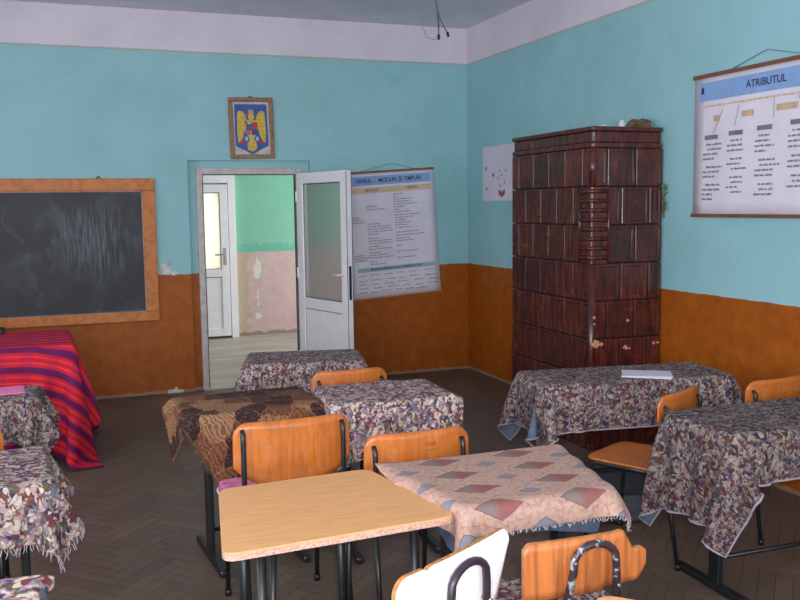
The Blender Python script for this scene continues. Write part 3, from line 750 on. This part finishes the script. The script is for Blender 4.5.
# ------------------------------------------------------------------ cloth simulation
def drape_points(a, b, top, w, h, cx, cy, crot, seed, steps=230, dx=.03, bendk=.06, lump=0.0, m=.012, taper=0.0):
    q = np.random.RandomState(seed)
    nu, nv = int(round(w/dx))+1, int(round(h/dx))+1
    U, Vv = np.meshgrid(np.linspace(-w/2, w/2, nu), np.linspace(-h/2, h/2, nv), indexing='ij')
    c, s = math.cos(crot), math.sin(crot)
    P = np.stack([cx+U*c-Vv*s, cy+U*s+Vv*c, np.full_like(U, top+.01)], -1)
    P[..., 2] += q.rand(nu, nv)*.004
    if lump:
        for k in range(7):
            ux, vy = q.uniform(-w/2, w/2), q.uniform(-h/2, h/2); P[..., 2] += lump*np.exp(-(((U-ux)*1)**2+((Vv-vy)*2.5)**2)/.01)
    vel = np.zeros_like(P); dt = 1/60
    sx, sy = w/(nu-1), h/(nv-1); sd = math.hypot(sx, sy)
    G = []
    for par in (0, 1):
        G.append(((slice(par, nu-1, 2), slice(None)), (slice(par+1, nu, 2), slice(None)), sx, 1))
        G.append(((slice(None), slice(par, nv-1, 2)), (slice(None), slice(par+1, nv, 2)), sy, 1))
        G.append(((slice(par, nu-1, 2), slice(0, nv-1)), (slice(par+1, nu, 2), slice(1, nv)), sd, .6))
        G.append(((slice(par, nu-1, 2), slice(1, nv)), (slice(par+1, nu, 2), slice(0, nv-1)), sd, .6))
    for o in (0, 1, 2, 3):
        if o < nu-2: G.append(((slice(o, nu-2, 4), slice(None)), (slice(o+2, nu, 4), slice(None)), 2*sx, bendk))
        if o < nv-2: G.append(((slice(None), slice(o, nv-2, 4)), (slice(None), slice(o+2, nv, 4)), 2*sy, bendk))
    for st_ in range(steps):
        vel[..., 2] -= 9.8*dt; Q = P+vel*dt
        if st_ < 60: Q[..., :2] += (q.rand(nu, nv, 2)-.5)*.0012
        for it in range(9):
            for A, B, L, k in G:
                pa, pb = Q[A], Q[B]; d = pb-pa; l = np.sqrt((d*d).sum(-1, keepdims=True))+1e-9
                cor = d*(k*.5*(l-L)/l); Q[A] = pa+cor; Q[B] = pb-cor
            ae = a+taper*np.clip(Q[..., 1], -b, b)
            ix, iy, iz = ae+m-np.abs(Q[..., 0]), b+m-np.abs(Q[..., 1]), top+.007-Q[..., 2]
            ins = (ix > 0) & (iy > 0) & (iz > 0)
            up = ins & (iz <= np.minimum(ix, iy)*1.0+.012); sxm = ins & ~up & (ix <= iy); sym = ins & ~up & ~sxm
            Q[..., 2][up] = top+.007
            Q[..., 0][sxm] = np.sign(Q[..., 0][sxm])*(ae[sxm]+m); Q[..., 1][sym] = np.sign(Q[..., 1][sym])*(b+m)
            np.maximum(Q[..., 2], .006, out=Q[..., 2])
        con = (np.abs(Q[..., 0]) < a+taper*Q[..., 1]) & (np.abs(Q[..., 1]) < b) & (Q[..., 2] < top+.012)
        Q[con, 0] = P[con, 0]*.97+Q[con, 0]*.03; Q[con, 1] = P[con, 1]*.97+Q[con, 1]*.03
        vel = (Q-P)/dt*.965; sp = np.sqrt((vel**2).sum(-1, keepdims=True)); vel *= np.minimum(1, 2.5/(sp+1e-6)); P = Q
    return P, U, Vv

def cloth(label, loc, rz, a, b, top, w, h, mat, cx=0, cy=0, crot=0, seed=1, group='cloths covering the desks', hem=None, fringe=None, name='tablecloth', lining=None, **k):
    P, U, Vv = drape_points(a, b, top, w, h, cx, cy, crot, seed, **k)
    nu, nv = U.shape
    idx = lambda i, j: i*nv+j
    me = bpy.data.meshes.new(name)
    faces = [(idx(i, j), idx(i+1, j), idx(i+1, j+1), idx(i, j+1)) for i in range(nu-1) for j in range(nv-1)]
    me.from_pydata([tuple(map(float, p)) for p in P.reshape(-1, 3)], [], faces)
    uvl = me.uv_layers.new(name='UVMap'); Uf, Vf = U.reshape(-1), Vv.reshape(-1)
    for l in me.loops: uvl.data[l.index].uv = (float(Uf[l.vertex_index]), float(Vf[l.vertex_index]))
    for p in me.polygons: p.use_smooth = True
    me.materials.append(mat)
    o = bpy.data.objects.new(name, me); C.objects.link(o); o.location = loc; o.rotation_euler = (0, 0, rz)
    if lining: me.materials.append(lining)
    s = o.modifiers.new('s', 'SOLIDIFY'); s.thickness = .0025; s.offset = 1 if True else 0
    if lining: s.material_offset = 1; s.material_offset_rim = 0
    sb = o.modifiers.new('sub', 'SUBSURF'); sb.levels = 1; sb.render_levels = 2
    tag(o, label, 'tablecloth', group)
    ring = [P[i, 0] for i in range(nu)]+[P[nu-1, j] for j in range(1, nv)]+[P[i, nv-1] for i in range(nu-2, -1, -1)]+[P[0, j] for j in range(nv-2, 0, -1)]
    if hem:
        bm = bmesh.new(); tube(bm, [Vector(map(float, p)) for p in ring], .005, 6, closed=True); obj('hem', bm, hem, o)
    if fringe:
        fm, L, sides = fringe; bm = bmesh.new(); q = random.Random(seed)
        edges = {'x1': [P[nu-1, j] for j in range(nv)], 'x0': [P[0, j] for j in range(nv)], 'y0': [P[i, 0] for i in range(nu)], 'y1': [P[i, nv-1] for i in range(nu)]}
        for sd in sides:
            E = edges[sd]
            for A, B in zip(E, E[1:]):
                for t in (.1, .4, .7):
                    p = Vector(map(float, A*(1-t)+B*t))
                    if p.z > top-.02: continue
                    l = L*q.uniform(.6, 1.1); p2 = p+Vector((q.uniform(-.01,.01), q.uniform(-.01,.01), -l))
                    tube(bm, [p, (p+p2)/2+Vector((q.uniform(-.004,.004),0,0)), p2], .0016, 4)
        if bm.verts: obj('fringe', bm, fm, o)['kind'] = 'stuff'
    return o

# ------------------------------------------------------------------ desks
def desk(label, loc, rz, w, d, top_mat=None, group='school desks', z=.75, low=.14, inset=.10, taper=0.0):
    t = thing('school_desk', label, 'desk', loc, rz, group)
    bm = bmesh.new(); e = .012; prism(bm, roundpoly([(-w/2+e+taper*d/2,-d/2+e),(w/2-e-taper*d/2,-d/2+e),(w/2-e+taper*d/2,d/2-e),(-w/2+e-taper*d/2,d/2-e)], .03), z-.022, z); obj('tabletop', bm, top_mat or M['beech'], t, bevel=.003)
    for s in (-1, 1):
        x = s*(w/2-inset)
        bm = bmesh.new(); bx(bm, x-.015, x+.015, -.035, .03, .03, z-.022); bx(bm, x-.012, x+.012, -d/2+.04, d/2-.04, z-.05, z-.022)
        obj('leg', bm, M['black_metal'], t, bevel=.006)
        bm = bmesh.new(); bx(bm, x-.02, x+.02, -d/2-.04, d/2+.02, .0, .035); obj('foot_rail', bm, M['black_metal'], t, bevel=.01)
    bm = bmesh.new(); tube(bm, [(-w/2+inset+.015, 0, low), (w/2-inset-.015, 0, low)], .010, 8); obj('crossbar', bm, M['black_metal'], t)
    bm = bmesh.new(); bx(bm, -w/2+inset+.015, w/2-inset-.015, d/2-.09, d/2-.075, z-.20, z-.05); obj('modesty_panel', bm, M['black_metal'], t)
    return t
R = math.radians
floral_g = 'floral tablecloths on the desks'
# far middle desk
desk('far middle school desk by the open door, almost hidden under its cloth', (-2.50,-2.93,0), R(-13), .72, .48)
cloth('floral cloth on the far middle desk nearest the open door', (-2.50,-2.93,0), R(-13), .36, .24, .75, 1.10, .86, M['floral_c'], cx=.0, cy=0, seed=2)
# middle pair
desk('middle-row school desk under the brown tapestry cloth', (-3.09,-4.07,0), R(4), .66, .46, inset=.13)
desk('middle-row school desk behind the chair with the stamped backrest', (-2.43,-4.18,0), R(-3), .60, .46)
cloth('crumpled brown geometric tapestry cloth with pointed hanging corners', (-3.09,-4.07,0), R(4), .33, .23, .752, .94, .90, M['brown_cloth'], cx=.03, cy=-.02, crot=R(31), seed=5, fringe=(M['brown_fringe'], .035, ('x0','y0')), lump=.04, bendk=.2)
cloth('white and maroon floral cloth lying beside the brown tapestry cloth', (-2.43,-4.18,0), R(-3), .31, .235, .764, .78, .84, M['floral_b'], cx=-.05, cy=-.06, crot=R(2), seed=7)
# right column
desk('right-hand school desk in front of the tiled stove', (-1.03,-4.22,0), R(-9), 1.08, .44)
cloth('long floral cloth with wavy pale hem on the desk before the stove', (-1.03,-4.22,0), R(-9), .55, .225, .75, 1.58, .90, M['floral_a'], cx=-.02, cy=0, seed=9, hem=M['hem_grey'], lining=M['lining'])
desk('nearer right-hand school desk with black foot rails at the right edge', (-.84,-5.30,0), R(-1), 1.10, .48)
cloth('floral cloth on the nearer right-hand desk, hanging lowest at its left corner', (-.84,-5.30,0), R(-1), .57, .24, .75, 1.80, .92, M['floral_d'], cx=-.04, cy=.03, seed=11, hem=M['hem_grey'], lining=M['lining'])
# left column
desk('farthest of the school desks along the left edge', (-4.40,-3.36,0), R(-1), .70, .36)
cloth('floral cloth on the farthest left desk, under the pink sheet', (-4.40,-3.36,0), R(-1), .36, .17, .75, 1.06, .76, M['floral_a'], cx=0, cy=-.01, seed=13)
desk('left-hand school desk in the middle of the left column', (-4.33,-4.84,0), R(4), .70, .50)
cloth('large floral cloth with a thread fringe on the middle left desk', (-4.33,-4.84,0), R(4), .35, .26, .75, 1.04, .92, M['floral_e'], cx=0, cy=0, seed=17, fringe=(M['fringe'], .03, ('x1','y0')))
desk('nearest left school desk, only its corner in view', (-4.37,-6.14,0), R(-3), .70, .44)
cloth('bold floral cloth on the nearest desk at the lower left corner', (-4.37,-6.14,0), R(-3), .36, .235, .75, .80, .60, M['floral_f'], cx=0, cy=0, seed=19)
# pattern desk
desk('near school desk covered by the pink diamond-patterned cloth', (-2.52,-5.665,0), R(-1), .62, .54, taper=.18)
cloth('pinkish cloth with rows of maroon and grey diamonds on the near middle desk', (-2.52,-5.665,0), R(-1), .31, .275, .764, .74, .66, M['diamonds'], taper=.18, m=.018, cx=-.0, cy=-.03, crot=R(1), seed=23, bendk=.25, fringe=(M['fringe'], .012, ('y0',)))
o = cloth('plain blue-grey undercloth showing below the diamond-patterned cloth', (-2.52,-5.665,0), R(-1), .305, .268, .742, .62, .62, M['undercloth'], cx=-.05, cy=-.03, crot=R(-8), seed=29, m=.004, taper=.18)

# bare beech desk (slightly tapered top)
bd = thing('school_desk', 'bare beech-topped school desk with nothing on it, nearest the camera', 'desk', (-3.18,-5.65,0), 0, 'school desks')
top = [(-.352,-.315),(.372,-.275),(.275,.300),(-.265,.27)]
bm = bmesh.new(); prism(bm, roundpoly(top, .05, 8), .733, .75, 0)
o = obj('tabletop', bm, [M['beech']], bd, bevel=.002)
bm = bmesh.new(); prism(bm, roundpoly(top, .05, 8), .727, .7445, 0)
for v in bm.verts: v.co.x *= 1.003; v.co.y *= 1.003
obj('chipboard_edge', bm, M['chip'], bd)
for (x0, y0, x1, y1) in ((-.21,-.20,-.225,-.22), (.15,.20,.155,.22), (-.19,.17,-.20,.2), (.27,-.19,.28,-.2)):
    bm = bmesh.new()
    A = [Vector((x0-.02, y0, .727)), Vector((x0+.022, y0, .727))]; 
    tube(bm, [(x0-.012,y0,.727),(x1-.006,y1,.0)], .012, 10, 1.2); 
    if x0 > 0 and y0 > 0 or x0 < 0 and y0 < 0: tube(bm, [(x0+.028,y0+.01,.727),(x1+.006,y1,.0)], .010, 10, 1.0)
    obj('leg', bm, M['black_metal'], bd)
bm = bmesh.new(); bx(bm, -.21, .15, .165, .185, .69, .727); obj('frame_rail', bm, M['black_metal'], bd)
bm = bmesh.new(); bx(bm, -.21, .27, -.205, -.185, .69, .727); obj('frame_rail', bm, M['black_metal'], bd)
bm = bmesh.new(); tube(bm, [(.15,.2,.30),(.275,-.19,.30)], .008, 8); obj('crossbar', bm, M['black_metal'], bd)
# next bare desk, one corner just in view
bd2 = thing('school_desk', 'light-topped desk whose rounded corner peeks in at the bottom edge of the view', 'desk', (-2.735,-6.985,0), R(43), 'school desks')
bm = bmesh.new(); prism(bm, roundpoly([(-.3,-.3),(.3,-.3),(.3,.3),(-.3,.3)], .05), .728, .75); obj('tabletop', bm, M['beech'], bd2, bevel=.003)
for x in (-.2,.2):
    bm = bmesh.new(); tube(bm, [(x,0,.728),(x,0,.03)], .014, 8); obj('leg', bm, M['black_metal'], bd2)
    bm = bmesh.new(); bx(bm, x-.018, x+.018, -.22, .22, 0, .035); obj('foot_rail', bm, M['black_metal'], bd2)

# teacher's table
TC = (-4.66,-1.70,0)
tt = thing('teacher_table', 'long table under the red striped cloth, below the chalkboard', 'table', TC, R(2))
bm = bmesh.new(); bx(bm, -.79, .79, -.41, .41, .77, .797); obj('tabletop', bm, M['frame_wood'], tt, bevel=.004)
for sx in (-1, 1):
    for sy in (-1, 1):
        bm = bmesh.new(); x, y = sx*.765, sy*.385; bx(bm, x-.02, x+.02, y-.02, y+.02, 0, .77); obj('leg', bm, plain('grey_metal', (150,150,152), .4), tt, bevel=.004)
bm = bmesh.new(); bx(bm, -.76, .76, -.385, -.365, .16, .77); bx(bm, -.76, .76, .365, .385, .68, .77); obj('front_panel', bm, M['frame_wood'], tt)
cloth('bright red cloth with purple stripes draped to the floor over the table', TC, R(2), .81, .43, .80, 2.60, 2.04, M['plaid'], cx=-.0, cy=.0, seed=31, dx=.036)
# dark item on it
bm = bmesh.new(); prism(bm, roundpoly([(-.12,-.08),(.12,-.08),(.12,.08),(-.12,.08)], .03), 0, .035); prism(bm, roundpoly([(-.07,-.05),(.06,-.05),(.06,.05),(-.07,.05)], .02), .035, .05)
o = obj('black_bag', bm, M['black_plastic'], bevel=.008); o.location = (-4.42,-1.28,.806); tag(o, 'small flat black bag on the red striped cloth at the left edge', 'bag')

# ------------------------------------------------------------------ papers
bm = bmesh.new(); q = random.Random(1)
for k in range(3):
    Mx = Matrix.Rotation(R(3*k-3), 4, 'Z'); bx(bm, -.13, .13, -.09, .09, k*.004, k*.004+.003, Mx)
o = obj('booklet', bm, M['paper']); o.location = (-.965,-4.335,.7585); o.rotation_euler = (0,0,R(-35)); tag(o, 'open white booklet lying on the floral cloth before the stove', 'booklet')
bm = bmesh.new(); bx(bm, -.13, .13, -.10, .10, 0, .004); bx(bm, -.12, .12, -.10, .09, .004, .007, Matrix.Rotation(R(2), 4, 'Z'))
o = obj('paper_sheet', bm, M['pink_paper']); o.location = (-4.24,-3.33,.7575); o.rotation_euler = (0,0,R(4)); tag(o, 'bright pink sheet on the farthest left desk', 'paper')

# ------------------------------------------------------------------ chairs
def panel(bm, w, topf, botf, curve, th, nx=26, nz=8, edge_mi=0, face_mi=0, back_mi=None):
    """curved upright panel, x across, local -y is the rear (towards the camera)"""
    xs = [-w/2*math.cos(PI*i/nx) for i in range(nx+1)]
    F = {}; Bk = {}
    for i, x in enumerate(xs):
        zt, zb = topf(x), botf(x)
        for j in range(nz+1):
            z = zb+(zt-zb)*j/nz; y = curve*(1-(2*x/w)**2)
            F[i, j] = bm.verts.new((x, -y, z)); Bk[i, j] = bm.verts.new((x, -y+th, z))
    for i in range(nx):
        for j in range(nz):
            f = bm.faces.new((F[i,j], F[i+1,j], F[i+1,j+1], F[i,j+1])); f.smooth = True; f.material_index = face_mi
            f = bm.faces.new((Bk[i,j], Bk[i,j+1], Bk[i+1,j+1], Bk[i+1,j])); f.smooth = True; f.material_index = face_mi if back_mi is None else back_mi
        for j in (0, nz): bm.faces.new((F[i,j], F[i+1,j], Bk[i+1,j], Bk[i,j])).material_index = edge_mi
    for i in (0, nx):
        for j in range(nz): bm.faces.new((F[i,j], F[i,j+1], Bk[i,j+1], Bk[i,j])).material_index = edge_mi
def rtop(w, z, r):
    def f(x):
        d = w/2-abs(x)
        return z-(r-math.sqrt(max(0, r*r-(r-d)**2)) if d < r else 0)
    return f
def rbot(w, z, r, e=2.2):
    return lambda x: z+r*abs(2*x/w)**e if abs(2*x/w) < 1 else z+r
def foot(parent, x, y):
    bm = bmesh.new(); tube(bm, [(x, y, .0), (x, y, .028)], .0145, 10); obj('rubber_foot', bm, M['black_plastic'], parent)
def school_chair(label, loc, rz, w=.43, ztop=.81, zbot=.62, seat_z=.45, stamp=False, upright_top=.75, wide=.35):
    t = thing('school_chair', label, 'chair', loc, rz, 'orange plywood chairs')
    bm = bmesh.new(); sag = .008
    def tf(x): return rtop(w, ztop, .06)(x)-sag*math.cos(PI*x/w)**2*0
    def bf(x): return rbot(w, zbot, .09, 3.0)(x)
    panel(bm, w, tf, bf, .025, .010); obj('backrest', bm, M['orange_ply'], t)
    ux = w/2-.035
    for s in (-1, 1):
        bm = bmesh.new()
        yb = -.030
        tube(bm, [(s*ux, yb+.022, upright_top+.008), (s*ux, yb+.006, upright_top-.006), (s*ux, yb+.004, upright_top-.03), (s*ux, yb, zbot), (s*ux, yb+.01, seat_z)], .0105, 8)
        obj('backrest_upright', bm, M['black_metal'], t)
        bm = bmesh.new(); tube(bm, [(s*ux, yb+.01, seat_z), (s*(ux+.005), yb-.06, 0.006)], .0105, 8); foot(obj('leg', bm, M['black_metal'], t), s*(ux+.005), yb-.06)
        bm = bmesh.new(); tube(bm, bend([(s*ux, yb+.01, seat_z-.02), (s*ux, .37, seat_z-.02), (s*(ux+.0), .40, .006)], .04), .0105, 8); foot(obj('leg', bm, M['black_metal'], t), s*ux, .40)
    bm = bmesh.new(); tube(bm, [(-ux, .08, seat_z-.022), (ux, .08, seat_z-.022)], .009, 8); tube(bm, [(-ux, .30, seat_z-.022), (ux, .30, seat_z-.022)], .009, 8); obj('seat_frame', bm, M['black_metal'], t)
    bm = bmesh.new(); sw = w*.92; prism(bm, roundpoly([(-sw/2,.0),(sw/2,.0),(sw/2,.40),(-sw/2,.40)], .07), seat_z-.008, seat_z+.004); obj('seat', bm, M['orange_ply'], t, bevel=.003)
    if stamp:
        bm = bmesh.new(); q = random.Random(2)
        for k in range(5):
            x = .022+k*.010; y = -.025*(1-(2*x/w)**2)-.0008
            for zz in (0, .009, .018):
                if q.random() < .8: bx(bm, x, x+.005, y-.0006, y+.0006, ztop-.060+zz*.6, ztop-.058+zz*.6)
            bx(bm, x, x+.002, y-.0006, y+.0006, ztop-.060, ztop-.049)
        for k in range(4): x = .022+k*.014; y = -.025*(1-(2*x/w)**2)-.0008; bx(bm, x, x+.010, y-.0006, y+.0006, ztop-.078, ztop-.075)
        obj('stamp_mark', bm, plain('faded_stamp_ink', (110,70,50), .7), t)
    return t
school_chair('orange plywood chair with scratched wide backrest behind the bare desk', (-3.077,-4.93,0), R(1), w=.475, ztop=.860, zbot=.592, upright_top=.822)
school_chair('orange plywood chair with a dark stamp on the backrest', (-2.638,-5.17,0), R(0), w=.437, ztop=.822, zbot=.60, upright_top=.768, stamp=True)
school_chair('orange plywood chair at the far middle desk by the door', (-2.467,-3.76,0), R(-1), w=.425, ztop=.813, zbot=.62, upright_top=.752)
school_chair('orange plywood chair tucked under the desk before the stove', (-1.19,-4.90,0), R(27), w=.42, ztop=.805, zbot=.60, upright_top=.748)
school_chair('orange plywood chair against the right wall behind the nearer right desk', (-.56,-4.86,0), R(4), w=.42, ztop=.805, zbot=.60, upright_top=.748)
school_chair('orange plywood chair cut off by the left edge of the view', (-4.375,-4.40,0), R(1), w=.43, ztop=.825, zbot=.60, upright_top=.77)

# dark school bag under the desk before the stove
bg = thing('school_bag', 'dark school bag on the floor under the desk in front of the tiled stove', 'bag', (-1.18,-4.36,0), R(-15))
bm = bmesh.new(); prism(bm, roundpoly([(-.19,-.09),(.19,-.09),(.18,.09),(-.18,.09)], .05), 0, .27)
for v in bm.verts:
    if v.co.z > .1: v.co.x *= .86; v.co.y *= .6
navy_bag = plain('dark_navy_fabric', (30,32,42), .75, .25, 18)
obj('body', bm, navy_bag, bg, bevel=.025)
bm = bmesh.new(); prism(bm, roundpoly([(-.12,-.125),(.12,-.125),(.12,-.08),(-.12,-.08)], .02), .02, .16); obj('front_pocket', bm, plain('grey_fabric', (62,64,74), .75, .2, 18), bg, bevel=.012)
bm = bmesh.new(); tube(bm, [(-.06+.12*k/8, 0, .262+.055*math.sin(PI*k/8)) for k in range(9)], .008, 8, .5); obj('handle', bm, M['black_plastic'], bg)

# pink cushion on the wide chair
bm = bmesh.new(); prism(bm, roundpoly([(-.20,-.17),(.20,-.17),(.20,.17),(-.20,.17)], .05), 0, .045)
o = tag(obj('seat_cushion', bm, plain('pink_cushion_fabric', (206,110,158), .85, .25, 26), bevel=.012), 'pink seat cushion on the wide-backed chair behind the bare desk', 'cushion'); o.location = (-3.105,-4.62,.455)
bm = bmesh.new(); tube(bm, [Vector((x, y, .006)) for x, y in roundpoly([(-.205,-.175),(.205,-.175),(.205,.175),(-.205,.175)], .05)], .006, 6, closed=True); obj('piping', bm, M['paper'], o)

def old_chair(label, loc, rz, w, topf, botf, faces, tubem, loop_w, loop_top, loop_x=0, seat_z=.44):
    t = thing('old_school_chair', label, 'chair', loc, rz, 'old tube-framed chairs')
    bm = bmesh.new(); panel(bm, w, topf, botf, .012, .014, nx=60, nz=6, edge_mi=1, face_mi=0, back_mi=0)
    obj('backrest', bm, faces, t)
    bm = bmesh.new(); yb = -.03; hw_ = loop_w/2
    pts = [(loop_x-hw_-.045, yb+.012, seat_z+.01)]
    pts += [(loop_x-hw_, yb, loop_top-.075)]+[(loop_x-hw_*math.cos(PI*k/10), yb, loop_top-.055+.055*math.sin(PI*k/10)) for k in range(1, 10)]+[(loop_x+hw_, yb, loop_top-.075)]
    pts += [(loop_x+hw_+.012, yb+.012, seat_z+.01)]
    tube(bm, pts, .0115, 12); obj('backrest_loop', bm, tubem, t)
    bm = bmesh.new()
    for (x, z) in ((loop_x-hw_-.012, loop_top-.13), (loop_x+hw_+.004, loop_top-.13)): bm = bmesh.new(); tube(bm, [(x, yb-.014, z), (x, yb+.03, z)], .005, 8); obj('rivet', bm, M['steel'], t)
    bm = bmesh.new(); tube(bm, bend([(-.17,-.01,seat_z-.015),(-.17,.38,seat_z-.015),(.17,.38,seat_z-.015),(.17,-.01,seat_z-.015)], .05), .0115, 8)
    tube(bm, [(-.17,.0,seat_z-.015),(.17,.0,seat_z-.015)], .0115, 8); obj('seat_frame', bm, tubem, t)
    for s in (-1, 1):
        for y0, y1 in ((.0,-.05), (.35,.39)):
            bm = bmesh.new(); tube(bm, [(s*.165, y0, seat_z-.015), (s*.185, y1, .006)], .0115, 8); foot(obj('leg', bm, tubem, t), s*.185, y1)
    bm = bmesh.new(); prism(bm, roundpoly([(-.19,-.01),(.19,-.01),(.19,.39),(-.19,.39)], .06), seat_z-.004, seat_z+.01); obj('seat', bm, M['zebra'], t, bevel=.003)
    return t
# white: broken lower right corner
wW = .50
def wt(x):
    return rtop(wW, .785, .045)(x) - .004 - .008*math.exp(-((x+.135)/.008)**2)
def wb(x):
    u = x/wW+.5
    base = .575
    if u > .84: return base+(u-.84)/.16*.16*1.0+.0
    if u < .1: return base+(.1-u)/.1*.06
    return base
wc = old_chair('old chair with chipped white laminate backrest, nearest the camera', (-2.962,-6.255,0), R(29), wW, wt, wb, [M['white_lam'], M['brown_edge']], M['purple_tube'], .16, .752, loop_x=.015)
wB = .40
def bt(x):
    u = x/wB+.5
    z = .752
    if u < .06: z -= .02*(1-u/.06)**2
    if u > .80:
        k = (u-.80)/.2
        z -= .006+.052*min(1, k/.38)**1.3 + (.012*max(0,(k-.8)/.2))
    elif u > .72: z += .003*math.sin((u-.72)/.08*PI)
    return z
def bb(x):
    u = x/wB+.5
    return .585+(.045*max(0, (u-.9)/.1)**2)+(.012 if u > .62 else 0)
bc = old_chair('old chair with striped brown veneer backrest and broken top corner', (-2.543,-6.225,0), R(-1), wB, bt, bb, [M['zebra'], M['brown_edge']], M['worn_tube'], .14, .737, loop_x=.01)
for (lab, par, seed) in (('pale floral cushion on the seat of the white-backed chair', wc, 1), ('pale floral cushion on the seat of the striped-veneer chair', bc, 2)):
    bm = bmesh.new(); prism(bm, roundpoly([(-.20,.03),(.20,.03),(.20,.41),(-.20,.41)], .06), 0, .022)
    uvl = bm.loops.layers.uv.new('UVMap')
    for f in bm.faces:
        for l in f.loops: l[uvl].uv = (l.vert.co.x, l.vert.co.y)
    o = tag(obj('seat_cushion', bm, M['floral_c'], bevel=.009), lab, 'cushion', 'floral seat cushions'); o.location = (par.location.x, par.location.y, .4505); o.rotation_euler = par.rotation_euler

# ------------------------------------------------------------------ lights
def area(name, loc, rot, sx, sy, power, col):
    L = bpy.data.lights.new(name, 'AREA'); L.shape = 'RECTANGLE'; L.size = sx; L.size_y = sy; L.energy = power; L.color = col
    o = bpy.data.objects.new(name, L); C.objects.link(o); o.location = loc; o.rotation_euler = rot; return o
for (a, b), pw in zip(WIN, (95, 75, 45, 25)):
    area('window_daylight', (XL-.22, (a+b)/2, (WZ0+WZ1)/2), (0, -PI/2, 0), WZ1-WZ0, b-a, pw, (.93,.96,1))
for a, b in RWIN:
    area('window_daylight', ((a+b)/2, YN-.22, (WZ0+WZ1)/2), (PI/2, 0, 0), b-a, WZ1-WZ0, 185 if a < -3 else 85, (.95,.97,1))
area('corridor_daylight', (1.5, 1.8, 1.8), (0, PI/2, 0), 2.4, 2.0, 135, (1,.98,.95))
F = bpy.data.lights.new('camera_flash', 'SPOT'); F.energy = 210; F.spot_size = R(80); F.spot_blend = .6; F.shadow_soft_size = .02; F.color = (1,.97,.94)
fo = bpy.data.objects.new('camera_flash', F); C.objects.link(fo)
w = bpy.data.worlds.new('World'); bpy.context.scene.world = w; w.use_nodes = True
w.node_tree.nodes['Background'].inputs[0].default_value = (.75,.86,1,1); w.node_tree.nodes['Background'].inputs[1].default_value = 1.0

area('room_beyond_daylight', (-2.22, CY+.6, 1.3), (-PI/2, 0, 0), 1.0, 2.0, 55, (1,.98,.94))
# ------------------------------------------------------------------ camera
cam = bpy.data.cameras.new('camera'); co = bpy.data.objects.new('camera', cam); C.objects.link(co)
fw = Vector((0.3517072608817506, 0.9301470644889088, -0.10549142650339904)); r = Vector((0.9347943344595855, -0.35494838219675677, -0.013084003369277505)); u = Vector((0.049614059552881846, 0.09401104884306101, 0.9943341328698874))
mw = Matrix(((r.x,u.x,-fw.x,-3.90834132),(r.y,u.y,-fw.y,-8.35711109),(r.z,u.z,-fw.z,1.69584837),(0,0,0,1)))
co.matrix_world = mw; cam.sensor_width = 36; cam.lens = 900*36/800; cam.clip_start = .05
fo.matrix_world = Matrix.Translation((.05,0,.05)) @ mw
S = bpy.context.scene; S.camera = co
S.view_settings.view_transform = 'Standard'; S.view_settings.look = 'None'; S.view_settings.exposure = 0; S.view_settings.gamma = 1; S.view_settings.use_curve_mapping = False
